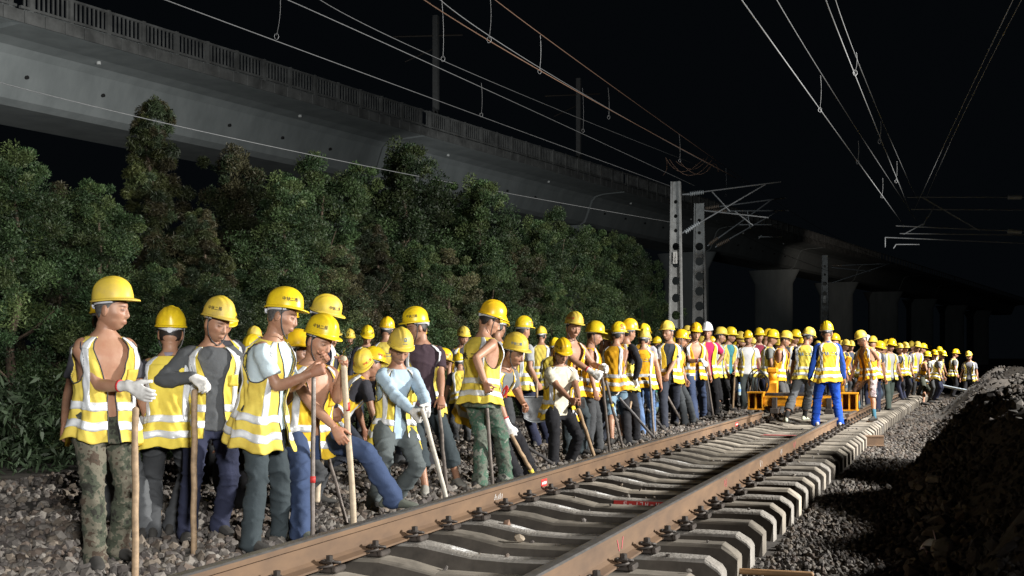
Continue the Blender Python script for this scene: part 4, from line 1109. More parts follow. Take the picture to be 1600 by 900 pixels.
wire('thin wire joining the messenger wire before the tall pale mast', [(478, -18, 20), (745, 118, 30), (1100, 262, 48)], r=.009, droppers=[((690, 0, 22), (692, 90, 22.5)), ((910, 138, 34), (911, 203, 34.5))])
wire('copper contact wire over the crowd, lower of the pair', [(640, -17, 16.5), (905, 145, 26), (1150, 278, 47)], m=M_copper, r=.012, droppers=[((766, 0, 19), (764, 60, 19.6))])
wire('pale messenger wire between the two copper wires', [(672, -17, 20), (905, 143, 30), (1170, 290, 52)], r=.01, droppers=[((950, 137, 33), (951, 182, 33))])
wire('copper wire highest over the crowd, passing above the mast arms', [(750, -20, 20), (950, 130, 30), (1175, 290, 54)], m=M_copper, r=.011, droppers=[((844, 55, 25), (843, 110, 25.2)), ((1061, 210, 38), (1062, 250, 38.4)), ((1134, 262, 48), (1134, 305, 48))])
wire('contact wire above the exposed sleepers, lower of its pair', [(1142, -24, 16.3), (1282, 172, 26), (1412, 352, 44)], r=.013, droppers=[((1282, 118, 25), (1281, 170, 25.5)), ((1341, 220, 31), (1340, 252, 31.4)), ((1379, 278, 38), (1378, 306, 38.2))])
wire('messenger wire above the exposed sleepers, upper of its pair', [(1200, -24, 21), (1318, 170, 30), (1432, 345, 46)], r=.012)
wire('steeper contact wire over the bank, with a looped joint', [(1282, -24, 16.5), (1345, 140, 25), (1422, 330, 44)], r=.012, droppers=[((1338, 82, 21), (1336, 112, 21.5)), ((1376, 190, 30), (1374, 220, 30.4)), ((1401, 252, 35), (1400, 282, 35.3))])
wire('steeper messenger wire over the bank, meeting its contact wire at the mast arms', [(1299, -24, 20), (1358, 140, 28), (1432, 310, 44)], r=.011)
wire('dark slack wire rising past the mast arms over the bank', [(1428, 330, 44), (1482, 212, 32), (1592, -20, 22)], r=.012)
wire('second slack wire rising from the mast arms over the bank', [(1446, 312, 44), (1500, 190, 32), (1612, -30, 22)], r=.012)
wire('faint wire leaving the mast arms towards the far dim mast', [(1120, 345, 52), (1220, 395, 64), (1300, 425, 78)], r=.014)
wire('second faint wire leading to the far dim mast arms', [(1180, 292, 52), (1290, 362, 64), (1396, 412, 78)], r=.014)
g = G(); base = at(1078, 262, 44)
for (xa, ya), (xm, ym), (xb, yb) in (((1040, 246), (1066, 268), (1100, 247)), ((1046, 249), (1078, 274), (1112, 250)), ((1056, 252), (1084, 264), (1106, 245)), ((1062, 252), (1088, 272), (1110, 262)), ((1104, 268), (1116, 256), (1122, 268)), ((1040, 246), (1042, 262), (1036, 274))):
    g.tube(curve3(at(xa, ya, 44)-base, at(xm, ym, 44.3)-base, at(xb, yb, 44.6)-base, 20), .008, 5)
tag(g.build('jumper_cable', M_copper, None, base), 'tangle of looped jumper cable hanging above the tall pale mast', 'cable')
# ------------------------------------------------------------------ trees
def leaf_mat(name):
    m, nt, b = nodes_of(name); L = nt.links; a = N(nt, 'ShaderNodeAttribute', attribute_name='tone'); L.new(a.outputs['Color'], b.inputs['Base Color'])
    b.inputs['Roughness'].default_value = .55; b.inputs['Specular IOR Level'].default_value = .3
    return m
M_leaf = leaf_mat('leaf')
_nt = M_leaf.node_tree; _oi = N(_nt, 'ShaderNodeObjectInfo'); _mr = N(_nt, 'ShaderNodeMapRange'); _mr.inputs[3].default_value = .55; _mr.inputs[4].default_value = 1.3; _nt.links.new(_oi.outputs['Random'], _mr.inputs[0])
_sc = N(_nt, 'ShaderNodeVectorMath', operation='SCALE'); _b = _nt.nodes['Principled BSDF']; _src = _b.inputs['Base Color'].links[0].from_socket; _nt.links.new(_src, _sc.inputs[0]); _nt.links.new(_mr.outputs[0], _sc.inputs['Scale']); _nt.links.new(_sc.outputs[0], _b.inputs['Base Color'])
M_bark = mat('bark', (.09, .065, .045), .95, .4, 10, bump=.6, bscale=25)
def crown_mesh(kind, seed, n_clump, per, H, Rr):
    rs_ = np.random.RandomState(seed); P = []; O = []; T = []
    lobes = []
    for i in range(22 if kind == 'conifer' else 17):
        z = (i+.5)/(22 if kind == 'conifer' else 17); z = .03+.93*z
        if kind == 'conifer': prof = (1-z)**.75+.03
        else: prof = min(1.0, .55+1.6*z)*(1-z*.98)**.46
        a = i*2.4+rs_.rand()*1.2; rad = prof*Rr*(.30+.45*rs_.rand()); lr = Rr*(.32+.22*rs_.rand())*(.35+.65*prof)*(1.15 if kind != 'conifer' else .9)
        lobes.append((np.array([math.cos(a)*rad, math.sin(a)*rad, z*H]), lr, .42+.95*rs_.rand()))
    for i in range(n_clump):
        lc, lr, lt = lobes[rs_.randint(len(lobes))]; dv = rs_.randn(3); dv /= np.linalg.norm(dv); dv[2] = dv[2]*1.1+.15
        c = lc+dv*lr*(.55+.55*rs_.rand()); cr = lr*(.26+.22*rs_.rand()); a = 0
        n = int(per*(.6+.8*rs_.rand())); d = rs_.randn(n, 3); d /= np.linalg.norm(d, axis=1)[:, None]
        r_ = cr*rs_.rand(n, 1)**.45; s_ = np.array([1, 1, .9])*(.8+.5*rs_.rand(3))
        q = c+d*r_*s_
        if kind == 'conifer': q[:, 2] -= .35*np.hypot(*(q[:, :2]-c[:2]).T)
        P.append(q); o = d+np.array([0, 0, .35 if kind != 'conifer' else -.5])+.75*rs_.randn(n, 3); O.append(o)
        if kind == 'conifer': base = np.array([(.068, .090, .032), (.095, .112, .036), (.092, .084, .040), (.056, .085, .040)])[rs_.randint(4)]
        elif kind == 'brown': base = np.array([(.072, .094, .036), (.092, .088, .042), (.082, .078, .040), (.058, .090, .040)])[rs_.randint(4)]
        else: base = np.array([(.054, .098, .036), (.066, .112, .040), (.044, .084, .034), (.086, .122, .042)])[rs_.randint(4)]
        T.append(base*1.35*lt*(.8+.4*rs_.rand())*.56*(.75+.5*rs_.rand(n, 1)))
    P, O, T = map(np.concatenate, (P, O, T)); n = len(P)
    O /= np.linalg.norm(O, axis=1)[:, None]; s = np.cross(O, rs_.randn(n, 3)); s /= np.linalg.norm(s, axis=1)[:, None]
    L = (.018+.026*rs_.rand(n, 1)**2) if kind != 'conifer' else (.026+.03*rs_.rand(n, 1)); W = L*(.34 if kind != 'conifer' else .17)
    V = np.stack([P-O*L, P+s*W, P+O*L, P-s*W], 1)
    me = make_mesh('crown', V.reshape(-1, 3), [np.arange(4*n).reshape(n, 4)], [M_leaf], None, np.zeros(n, bool))
    ca = me.color_attributes.new('tone', 'FLOAT_COLOR', 'POINT'); c = np.ones((n, 4, 4), np.float32); c[:, :, :3] = T[:, None]; ca.data.foreach_set('color', c.ravel()); return me
def trunk_mesh(seed, H):
    rs_ = np.random.RandomState(seed); g = G(); z = np.linspace(0, H*.9, 8); w_ = (rs_.rand(8, 2)-.5)*.14; w_[0] = 0
    P = np.stack([w_[:, 0], w_[:, 1], z], -1); g.tube(P, np.linspace(.11, .02, 8), 8)
    for i in range(12):
        j = 1+rs_.randint(5); a = rs_.rand()*6.28; L = (1.1-.1*j)*(.6+.5*rs_.rand()); e = P[j]+np.array([math.cos(a)*L, math.sin(a)*L, .35+.3*rs_.rand()])
        g.tube([P[j], (P[j]+e)/2+[0, 0, -.05], e], [.028, .016, .006], 6)
    return g.mesh('trunk', [M_bark])
KIND = {'b': [('broad', 11, 250, 400, 5.2, 1.6), ('broad', 12, 250, 400, 5.0, 1.75), ('broad', 13, 250, 400, 5.4, 1.5)], 'c': [('conifer', 21, 330, 330, 6.0, 1.5), ('conifer', 22, 330, 330, 5.6, 1.4)], 'd': [('brown', 31, 240, 390, 5.2, 1.45)]}
CROWN = {k: [(crown_mesh(*a), trunk_mesh(a[1], a[4]), a[4]) for a in v] for k, v in KIND.items()}
TREES = [(20, 240, 'b', 19), (92, 300, 'd', 22), (150, 285, 'b', 20), (232, 160, 'c', 23.5), (318, 320, 'c', 21), (372, 246, 'd', 24), (440, 285, 'b', 23), (505, 268, 'b', 28), (565, 258, 'b', 29), (628, 232, 'b', 29.5), (588, 345, 'c', 25),
         (690, 282, 'b', 31), (745, 288, 'b', 30), (700, 400, 'd', 27), (795, 372, 'd', 32), (835, 350, 'b', 36), (880, 345, 'b', 38), (926, 356, 'b', 41), (968, 372, 'b', 45), (1004, 402, 'b', 50), (655, 380, 'b', 26), (520, 395, 'd', 24), (430, 420, 'b', 20), (250, 415, 'b', 18.5), (330, 440, 'b', 18.5), (770, 430, 'b', 29), (860, 440, 'b', 34)]
TLAB = ['dense broadleaf tree at the very edge beside the first worker', 'brownish tree low between two broadleaf trees near the first worker', 'dark green broadleaf tree behind the first worker with a bare chest', 'tallest conifer with a pointed top standing up against the viaduct', 'shorter conifer under the tallest one, over the man in grey', 'brownish loose tree between the tall conifer and a rounded broadleaf tree', 'rounded broadleaf tree behind the man in the light blue short-sleeved shirt', 'dark broadleaf tree in the gap beneath the viaduct underside', 'dark broadleaf tree just before the tallest rounded crown', 'tallest rounded broadleaf tree covering the viaduct joint', 'yellow-green conifer below the tallest rounded broadleaf tree', 'dark broadleaf tree between the two high rounded crowns', 'rounded broadleaf tree behind the man in green camouflage', 'brownish bushy tree behind the man in the purple polo shirt', 'brownish tree low beside the camouflage worker, before the dim trees', 'dim broadleaf tree first of the lower row towards the masts', 'dim broadleaf tree second of the lower row towards the masts', 'dim broadleaf tree third of the lower row towards the masts', 'dim broadleaf tree last but one before the dark gap by the masts', 'last dim tree of the row before the masts', 'low broadleaf tree in front of the tallest rounded crown', 'low brownish tree behind the man stepping over ballast', 'low broadleaf bush tree behind the heads near the blue shirt', 'low broadleaf bush tree behind the man turned away with a knobbed helmet band', 'low broadleaf bush tree over the man in the grey polo', 'low broadleaf bush tree behind the man with a shovel', 'lowest dim bush tree behind the man in the cream shirt']
for i, (px, py, kd, D) in enumerate(TREES):
    top = at(px, py, D); b = top.copy(); b[2] = -.45; c, t, H = CROWN[kd][i % len(CROWN[kd])]; s = (top[2]-b[2])/H
    o = empty('conifer_tree' if kd == 'c' else 'broadleaf_tree', b); o.rotation_euler = (0, 0, i*2.1); wd = min(1.25, max(.75, .55+.45/s)) if s < 1 else .95+.05*s
    o.scale = (s*wd, s*wd, s); link('crown', c, o); link('trunk', t, o); tag(o, TLAB[i], 'tree', 'trees between the track and the viaduct')
# low scrub under the trees (one mass nobody could count)
rs_ = np.random.RandomState(8); n = 42000
Yq = 3+65*rs_.rand(n)**1.4; Xq = -8.9-3.2*rs_.rand(n)+track_x(Yq)*.3; Zq = -.4+1.3*rs_.rand(n)**1.3
Pq = np.stack([Xq, Yq, Zq], -1); Oq = rs_.randn(n, 3)+[0, 0, .6]; Oq /= np.linalg.norm(Oq, axis=1)[:, None]; sq = np.cross(Oq, rs_.randn(n, 3)); sq /= np.linalg.norm(sq, axis=1)[:, None]
Lq = .05+.06*rs_.rand(n, 1); V = np.stack([Pq-Oq*Lq, Pq+sq*Lq*.25, Pq+Oq*Lq, Pq-sq*Lq*.25], 1)
me = make_mesh('undergrowth', V.reshape(-1, 3), [np.arange(4*n).reshape(n, 4)], [M_leaf], None, np.zeros(n, bool)); ca = me.color_attributes.new('tone', 'FLOAT_COLOR', 'POINT')
c = np.ones((n, 4, 4), np.float32); c[:, :, :3] = (np.array([.035, .055, .028])*(.5+rs_.rand(n, 1)))[:, None]; ca.data.foreach_set('color', c.ravel())
tag(link('undergrowth', me), 'dark leafy undergrowth at the foot of the trees', 'undergrowth', kind='stuff')

# ------------------------------------------------------------------ the bank: boulders, sacks, scraps
def lump(name, c, size, col, label, cat, seed, m=None):
    g = G(); rs_ = np.random.RandomState(seed); n = 22; g.ball((0, 0, 0), 1.0, n)
    V, F = g.arrays(); A, _ = np.linalg.qr(rs_.randn(3, 3)); d = snoise(V, .35, seed, 3)
    V = V*(1+.10*d)[:, None]
    if 'bag' not in name:
        for _ in range(13):
            pn = nrm(rs_.randn(3)); h_ = .55+.3*rs_.rand(); e_ = np.clip(V @ pn-h_, 0, None); V = V-e_[:, None]*pn
    V = (V @ A)*np.array(size)
    o = link(name, make_mesh(name, V, F, [m or mat(name, col, .95, .5, 7, bump=.8, bscale=20)], None, np.full(sum(len(f) for f in F), 'bag' in name)), None, c); return tag(o, label, cat)
def snap(c, up=0.0):
    x, y = c[0], c[1]; u = float(x-track_x(y)); return np.array([x, y, float(bed_z(x, y)+1.15*bank_z(x, y))+up])
BL = [(1462, 652, 11.8, (.20, .17, .13), 'pale boulder on the bank at the top of the heap'), (1440, 668, 12.0, (.14, .15, .12), 'rounded stone below the pale boulder on the bank'), (1470, 690, 10.5, (.26, .2, .2), 'broad stone on the bank, middle of the heap'), (1436, 705, 11.2, (.15, .15, .13), 'small stone at the foot of the bank heap'), (1462, 735, 9.8, (.24, .25, .2), 'large stone on the bank above the white scrap'), (1430, 745, 10.0, (.12, .15, .1), 'dark stone on the bank slope beside the shadowed ballast'), (1475, 795, 8.6, (.25, .2, .22), 'big dark stone low on the bank by the loose wires'), (1425, 822, 8.4, (.14, .14, .12), 'shadowed stone at the foot of the bank by the loose wires')]
for i, (px, py, D, sz, lab) in enumerate(BL): lump('boulder', snap(at(px, py, D), sz[2]*.2), np.array(sz)*.5, (.22, .19, .16) if i % 3 else (.30, .27, .23), lab, 'boulder', 40+i)
p = snap(at(1458, 772, 9.0), .05); g = G(); X_, Y_ = np.meshgrid(np.linspace(-.09, .09, 9), np.linspace(-.13, .13, 9), indexing='ij'); Z_ = .03*np.sin(X_*30+Y_*20)+.5*X_+.3*Y_
g.grid(np.stack([X_, Y_, Z_], -1)); o = solidify(g.build('plastic_scrap', mat('white plastic', (.75, .76, .78), .4), None, p), .003); tag(o, 'crumpled white plastic scrap on the dark bank', 'scrap')
p = snap(at(1450, 830, 8.6), .1); p0 = at(1450, 830, 8.6); g = G()
for q in ([(1437, 829), (1447, 831), (1446, 858)], [(1449, 832), (1462, 829), (1458, 800)], [(1456, 826), (1464, 834), (1468, 842)]): g.tube(curve3(*[at(x, y, 8.5+.1*i)-p0 for i, (x, y) in enumerate(q)], 12), .005, 6)
tag(g.build('loose_cable', mat('pink cable', (.6, .42, .42), .5), None, p), 'thin pinkish loose cable ends on the dark bank', 'cable')
# rope stretched over the far sleepers
M_rope = mat('pale blue rope', (.5, .58, .66), .6, .2, 40)
g = G(); A, B, C_ = at(1402, 582, 38), at(1470, 602, 36), at(1560, 618, 33); base = A
g.tube(curve3(A-base, B-base, C_-base, 20), .035, 8); tag(g.build('rope', M_rope, None, base), 'taut pale blue rope stretched across the far sleepers', 'rope')

# ------------------------------------------------------------------ orange rail trolley
M_or = mat('orange machine paint', (.82, .37, .015), .5, .22, 9, col2=(.64, .26, .01)); M_blk = mat('black rubber', (.02, .02, .022), .6, .3, 20)
ty = 24.3; tb = np.array([float(track_x(ty))-.16, ty, -.06]); tq = empty('rail_trolley', tb); tag(tq, 'orange rail lifting trolley with hoses, across the track', 'trolley')
for yy in (-.32, .42):
    g = G(); g.box((0, yy, .40), (1.42, .12, .19), bev=.012); g.box((0, yy-.064, .48), (1.38, .012, .03)); g.box((0, yy-.064, .32), (1.38, .012, .03)); g.build('cross_beam', M_or, tq)
for sx in (-1, 1):
    g = G(); x = sx*.86 
    for dx in (-.13, 0, .13): g.box((x+dx, -.22, .40), (.025, .36, .34))
    g.box((x, -.22, .56), (.31, .40, .025)); g.box((x, -.22, .245), (.31, .40, .025)); g.box((x, -.03, .40), (.29, .02, .30)); g.build('end_frame', M_or, tq)
    g = G(); g.tube([(sx*.60, -.2, .27), (sx*.60, -.12, .27)], .075, 18, flat=True); g.tube([(sx*.60, -.22, .27), (sx*.60, -.2, .27)], .09, 18, flat=True); g.build('wheel', M_iron, tq)
    g = G(); g.box((sx*.50, -.43, .36), (.10, .09, .22), bev=.01); g.box((sx*.50, -.45, .22), (.16, .12, .10), bev=.01); g.build('rail_clamp', M_iron, tq)
g = G(); g.box((-.30, .05, .52), (.8, .5, .06), bev=.01); g.build('deck_plate', M_blk, tq)
g = G(); g.tube([(-.60, .1, .5), (-.60, .1, .78)], .105, 18, flat=True); g.tube([(-.60, .1, .78), (-.60, .1, .95)], .085, 18, flat=True); g.box((-.60, .1, .98), (.2, .2, .10), bev=.02); g.box((-.60, -.03, .62), (.2, .06, .24), bev=.01); g.build('hydraulic_post', M_or, tq)
g = G(); g.tube([(-.14, -.36, .32), (-.14, -.36, .75)], .035, 10, flat=True); g.box((-.14, -.36, .55), (.06, .06, .5)); g.build('lever', M_or, tq)
g = G(); g.tube([(.66, .45, .5), (.70, .42, .95), (.80, .4, 1.2)], .055, 10); g.box((.77, .4, 1.12), (.10, .1, .26), rot=Matrix.Rotation(R(20), 3, 'Y'), bev=.02); g.build('control_handle', M_or, tq)
for i in range(4):
    g = G(); t = np.linspace(0, 2*math.pi, 22); r_ = .17+.04*i
    g.tube([(-.74-.05*i+.6*r_*math.cos(q), -.15+.05*i, .72+r_*math.sin(q)) for q in t], .011, 6); g.build('hose', M_blk, tq)
def bottle(label, c, s=1.0, cap=(.1, .25, .6), tint=(.55, .68, .68)):
    g = G(); g.tube([(0, 0, .0), (0, 0, .02), (0, 0, .15), (0, 0, .2), (0, 0, .225)], np.array([.028, .033, .033, .02, .014])*1, 14, flat=True); o = g.build('water_bottle', mat('clear bottle', tint, .15, .1, 20, spec=.8), None, c); o.scale = (s, s, s)
    tag(o, label, 'bottle'); g = G(); g.tube([(0, 0, .225), (0, 0, .245)], .016, 12, flat=True); g.build('cap', mat('bottle cap', cap, .5), o)
    g = G(); g.tube([(0, 0, .07), (0, 0, .125)], .0338, 14, flat=True, cap=False); g.build('wrapper', mat('bottle label', (.2, .4, .75), .5), o); return o
# ------------------------------------------------------------------ the workers
GR = 'railway workers in helmets and reflective vests'
def P_(*a, **k): k.setdefault('group', GR); return person(*a, **k)
DEN = (.045, .068, .135); NAVY = (.028, .032, .06); BLK = (.018, .018, .021); SLATE = (.042, .054, .06); GREY = (.095, .11, .112); CHAR = (.06, .063, .067)
P_('p1', 'bare-chested worker in camouflage trousers looking sideways, drooping one white glove over a pole', (178, 433), ((148, 886), (186, 874)), yaw=38, hy=84, hp=4, lean=3, ra=(214, 612, .26, 'n', 'droop'), la=(190, 640, -.25, 'b'), vopen=.12, vneck=26, tr_col=CAMO1, glove='r', skin=1, text=None, strap=False, hair=1, vlong=-.02)
P_('p2', 'worker seen from behind with dark sleeves and a grey knobbed helmet band', (268, 479), ((238, 842), (270, 836)), yaw=186, hy=192, hp=6, shirt=(.04, .042, .05), sleeve='short', tr_col=CHAR, text=None, vlong=.03, collar=(.3, .27, .33))
P_('p2b', 'worker mostly hidden behind the bare-chested man, vest hem and grey trousers showing', (166, 458), ((192, 846), (228, 842)), yaw=188, hp=10, lean=3, shirt=(.06, .06, .07), tr_col=(.10, .105, .11), vlong=.1)
P_('p3', 'worker in a grey polo, gloved hand resting on top of an upright pole', (349, 464), ((292, 846), (344, 834)), yaw=26, hy=50, hp=16, lean=4, ra=(304, 598, .20, 'e', 'top'), shirt=(.085, .09, .095), sleeve='long', collar=(.06, .065, .07), vopen=.42, tr_col=NAVY, glove='r', cuff=False, skin=1)
P_('p4', 'worker in profile in a light blue short-sleeved shirt, hands together over a dark bar', (452, 450), ((392, 862), (438, 842)), yaw=74, hy=86, hp=13, lean=10, ra=(498, 590, .20, 'n', 'grip'), la=(508, 574, -.06, 'n', 'grip'), shirt=(.50, .60, .64), sleeve='short', vopen=.3, vlong=.16, tr_col=SLATE, skin=1, hair=1)
P_('p5', 'worker with a tilted helmet, behind the bare-chested man in jeans', (519, 462), D=10.2, yaw=115, hy=110, hp=20, hr=14, shirt=(.05, .05, .08), sleeve='long', tr_col=CHAR)
P_('p6', 'worker in jeans with an open vest, striding with one raised hand on a pole', (512, 492), ((470, 846), (614, 794, .10)), D=8.7, yaw=38, hy=54, hp=20, lean=12, la=(540, 578, .30, 'n', 'grip'), ra=(540, 690, .34, 'd', 'loose'), vopen=.12, vneck=26, tr_col=DEN, skin=0, toes=70, hips=50, shoe=(.11, .12, .10), H=1.66)
P_('p7', 'red-cheeked worker whose head shows between the blue shirt and the jeans man', (468, 515), D=9.6, yaw=100, hy=88, hp=8, shirt=(.05, .05, .06), tr_col=CHAR, text=None, skin=1)
P_('p8', 'worker turned away behind the light blue shirt, upper of the two helmets there', (399, 510), D=17.5, yaw=165, shirt=(.06, .06, .07), text='r')
P_('p8b', 'bowing worker behind the light blue shirt, lower of the two helmets there', (387, 527), D=14.5, yaw=-30, hp=45, lean=28, shirt=(.05, .05, .06), text='r')
P_('p9', 'small distant worker just beyond the raised hand on the pole', (546, 514), D=23, yaw=20, hp=15, shirt=(.1, .1, .12))
P_('p10', 'worker looking down in a black shirt, back row by the trees', (575, 510), D=20, yaw=12, hp=32, shirt=(.03, .03, .04), sleeve='long')
P_('p11', 'worker with lettering on his vest, back turned, highest helmet of the back row', (606, 495), D=18, yaw=178, hp=4, shirt=(.05, .05, .06), vtext='b')
P_('p12', 'crouching worker with bowed helmet behind the raised pole', (562, 551), D=13.6, yaw=-25, hp=50, lean=55, H=1.68, shirt=(.05, .05, .06), sleeve='long', text='r', vlong=.1)
P_('p13', 'crouching worker with dark hair beside the older man in blue', (590, 543), D=13.2, yaw=115, hp=20, lean=40, H=1.68, shirt=(.05, .05, .06), text='r')
P_('p14', 'older worker in an open blue shirt with a blue emblem on his helmet', (630, 514), ((586, 796), (618, 790)), yaw=28, hy=22, hp=26, lean=9, wide=.9, ra=(654, 654, .34, 'e', 'grip'), la=(672, 648, .36, 'e', 'grip'), shirt=(.40, .52, .62), sleeve='long', collar=(.42, .54, .64), vopen=.38, tr_col=GREY, glove='rl', skin=1, text=None, logo=True, hair=1, vlong=.04)
P_('p15', 'worker in a purple polo with a red collar, face turned away behind a helmet', (645, 480), ((664, 772), (714, 760)), yaw=14, hy=-72, hp=12, lean=3, la=(690, 634, .28, 'd', 'top'), shirt=(.055, .036, .046), sleeve='short', collar=(.30, .035, .05), vopen=.78, tr_col=SLATE, tlen='crop', skin=1, shoe=(.3, .29, .26), vlong=.06)
P_('p16', 'worker in green camouflage trousers seen from behind, bare arm holding a bar', (779, 471), ((750, 762), (790, 756)), yaw=130, hy=108, hp=24, lean=4, ra=(756, 606, .42, 'b', 'grip'), vtext='d', tr_col=CAMO2, skin=0, text=None, vopen=.2, vlong=-.05)
P_('p17', 'worker in a grey shirt bending forward, gloved hand on crossed tools', (811, 521), ((806, 752), (828, 746)), yaw=55, hy=62, hp=20, lean=42, H=1.70, ra=(797, 676, .2, 'b', 'grip'), la=(822, 640, -.1), shirt=(.17, .18, .18), tr_col=BLK, glove='r', text='b', skin=1)
P_('p18', 'worker with a pale collar turned away, holding a broad scoop', (821, 494), ((838, 698), (856, 694)), yaw=142, hy=126, hp=10, ra=(842, 606, .12, 'b', 'grip'), shirt=(.33, .34, .35), collar=(.5, .5, .5), tr_col=NAVY, text='r', lod=1)
P_('p18b', 'distant worker whose helmet shows over the man with the scoop', (845, 510), D=25, yaw=170, shirt=(.05, .05, .06))
P_('p18c', 'stooping worker behind the man in the cream shirt', (868, 528), D=20, yaw=150, lean=18, shirt=(.06, .06, .07))
P_('p19', 'short worker in a cream shirt looking down at the phone in his hands', (882, 530), ((864, 738), (890, 734)), zg=-.12, yaw=22, hp=30, lean=6, ra=(899, 634, .30, 'd', 'grip'), la=(906, 630, .26, 'd', 'grip'), shirt=(.74, .69, .54), collar=(.72, .67, .52), vopen=.85, tr_col=BLK, lod=0, skin=1, vlong=.02)
P_('p20', 'bare-armed worker reaching both gloved hands to the tops of two bars', (900, 487), ((888, 714), (908, 710)), yaw=40, hy=26, hp=10, lean=8, ra=(940, 594, .34, 'd', 'grip'), la=(948, 580, .12, 'd', 'grip'), vest='o', vopen=.06, vneck=24, tr_col=SLATE, glove='rl', skin=0, text='r', lod=0)
P_('p21', 'worker with a white chin band beside the bare-armed man with two bars', (933, 502), ((918, 708), (936, 704)), yaw=85, hy=78, hp=12, lean=3, vest='o', tr_col=CHAR, skin=0, text=None, strap=True, lod=1)
P_('p22', 'worker whose face shows between two helmets behind the gloved bars', (951, 516), D=17.6, yaw=55, hp=14, shirt=(.04, .04, .05), vest='o', text=None)
P_('p23', 'sleeveless worker in pale denim shorts with a red letter on his helmet', (969, 503), ((956, 694), (972, 690)), yaw=150, hy=128, hp=10, ra=(964, 614, .18, 'e', 'loose'), vest='o', tr_col=(.24, .36, .46), tlen='knee', glove='r', text='S', skin=0)
P_('p24', 'worker in a black long-sleeved top resting a gloved hand on a wooden pole', (986, 498), ((980, 694), (994, 689)), yaw=122, hy=118, hp=8, ra=(993, 598, .22, 'e', 'top'), shirt=(.02, .02, .024), sleeve='long', tr_col=BLK, glove='r', text=None)
P_('p25', 'worker in jeans with lettering across his orange vest, back turned', (1007, 514), ((1003, 680), (1019, 676)), yaw=172, hy=165, hp=12, vest='o', vtext='b', tr_col=(.10, .16, .29), text=None, skin=0)
P_('p25b', 'worker in a pale checked sleeve hidden behind the lettered orange vest', (1007, 506), D=21.5, yaw=150, hp=14, shirt=(.35, .33, .36), vest='o', text=None)
P_('p26', 'tall worker with grey temples and dark sleeves leaning a hand on a sloping bar', (1042, 501), ((1038, 670), (1054, 664)), yaw=-8, hy=-42, hp=5, la=(1036, 600, .28, 'd', 'top'), shirt=(.05, .055, .065), tr_col=(.028, .032, .045), skin=1, text=None, hair=1, vopen=.3)
P_('p27', 'worker in a loose orange vest hanging open, head in profile', (1067, 515), ((1070, 666), (1083, 661)), yaw=68, hy=80, hp=12, lean=7, vest='o', vopen=.7, shirt=(.70, .40, .05), tr_col=(.04, .045, .05), hat='o', text=None)
P_('p28', 'bare-chested worker with a gloved hand on a bar, beside the white helmet', (1088, 504), ((1086, 658), (1099, 654)), yaw=15, hy=10, hp=12, ra=(1100, 566, .3, 'd', 'top'), vest='o', vopen=.15, vneck=24, tr_col=(.05, .07, .13), glove='r', skin=0, text='r')
P_('p28b', 'worker whose helmet peeps out behind the bare-chested man by the white helmet', (1075, 509), D=26.5, yaw=35, shirt=(.05, .05, .06))
P_('p29', 'worker in a white helmet and magenta shirt, hand on hip', (1104, 503), ((1106, 654), (1119, 650)), yaw=18, hy=-10, hp=8, la='hip', shirt=(.42, .025, .10), tr_col=BLK, hat='w', text=None, skin=1, strap=True)
P_('p30', 'worker in profile in black trousers before the man in the teal shirt', (1128, 511), ((1124, 645), (1137, 641)), yaw=52, hy=78, hp=10, shirt=(.35, .42, .42), tr_col=BLK, tlen='crop', text=None, sock=(.02, .02, .02), lod=1)
P_('p31', 'worker in a teal shirt and black knee shorts holding a short pole', (1143, 511), ((1138, 642), (1149, 638)), yaw=22, hy=62, hp=10, la=(1148, 586, .12, 'd', 'grip'), shirt=(.07, .27, .31), tr_col=BLK, tlen='knee', sock=(.02, .02, .02), text=None, lod=1)
P_('p32', 'worker in a white shirt with his vest open, by the hanging water bottle', (1168, 516), D=29, yaw=-8, hp=10, shirt=(.72, .73, .74), vopen=.6, tr_col=(.05, .06, .06), text=None)
P_('p33', 'worker half hidden behind the white shirt by the hanging water bottle', (1158, 518), D=32, yaw=30, shirt=(.06, .06, .07), text=None)
P_('p34', 'worker in a maroon polo holding a pole, near the orange trolley', (1186, 512), D=29.5, yaw=8, hp=8, shirt=(.24, .04, .07), vopen=.6, tr_col=NAVY, ra=(1177, 556, .2, 'd', 'grip'), text=None)
P_('p35', 'worker in a grey shirt close beside the maroon polo', (1196, 518), D=31, yaw=0, shirt=(.30, .31, .33), vopen=.6, tr_col=BLK, text=None)
P_('p36', 'worker turned to the orange post, front helmet of a pair', (1210, 515), D=27, yaw=85, hy=80, hp=14, shirt=(.20, .21, .2), tr_col=CHAR, text=None)
P_('p36b', 'worker turned to the orange post, rear helmet of a pair', (1203, 514), D=30, yaw=100, shirt=(.05, .05, .06), text=None)
P_('p37', 'bare-armed worker with an orange vest standing over the trolley hoses', (1231, 517), D=25, yaw=62, hy=72, hp=16, lean=6, vest='o', vopen=.4, tr_col=(.1, .1, .1), ra=(1223, 600, .1, 'b', 'grip'), glove='r', text=None, skin=0)
P_('p38', 'worker between the trolley man and the grey cropped trousers, farther back', (1245, 515), D=30, yaw=30, shirt=(.06, .06, .07), text=None)
P_('p39', 'worker in cropped grey trousers seen from behind on the sleepers, leaning aside', (1267, 512), ((1228, 660), (1257, 657)), zg=.0, yaw=158, hy=125, hp=22, lean=12, vtext='b', shirt=(.03, .04, .12), tr_col=(.085, .09, .095), tlen='crop', sock=(.02, .02, .02), shoe=(.4, .42, .33), text=None, lod=0, vopen=.2)
P_('p40', 'worker in bright blue overalls seen from behind, standing astride the rail end', (1291, 502), ((1274, 665), (1312, 667)), zg=.0, yaw=180, hy=172, hp=10, lean=2, vtext='b', shirt=(.016, .06, .30), sleeve='long', tr_col=(.014, .07, .42), text=None, lod=0, collar=(.02, .07, .3), shoe=(.35, .35, .36))
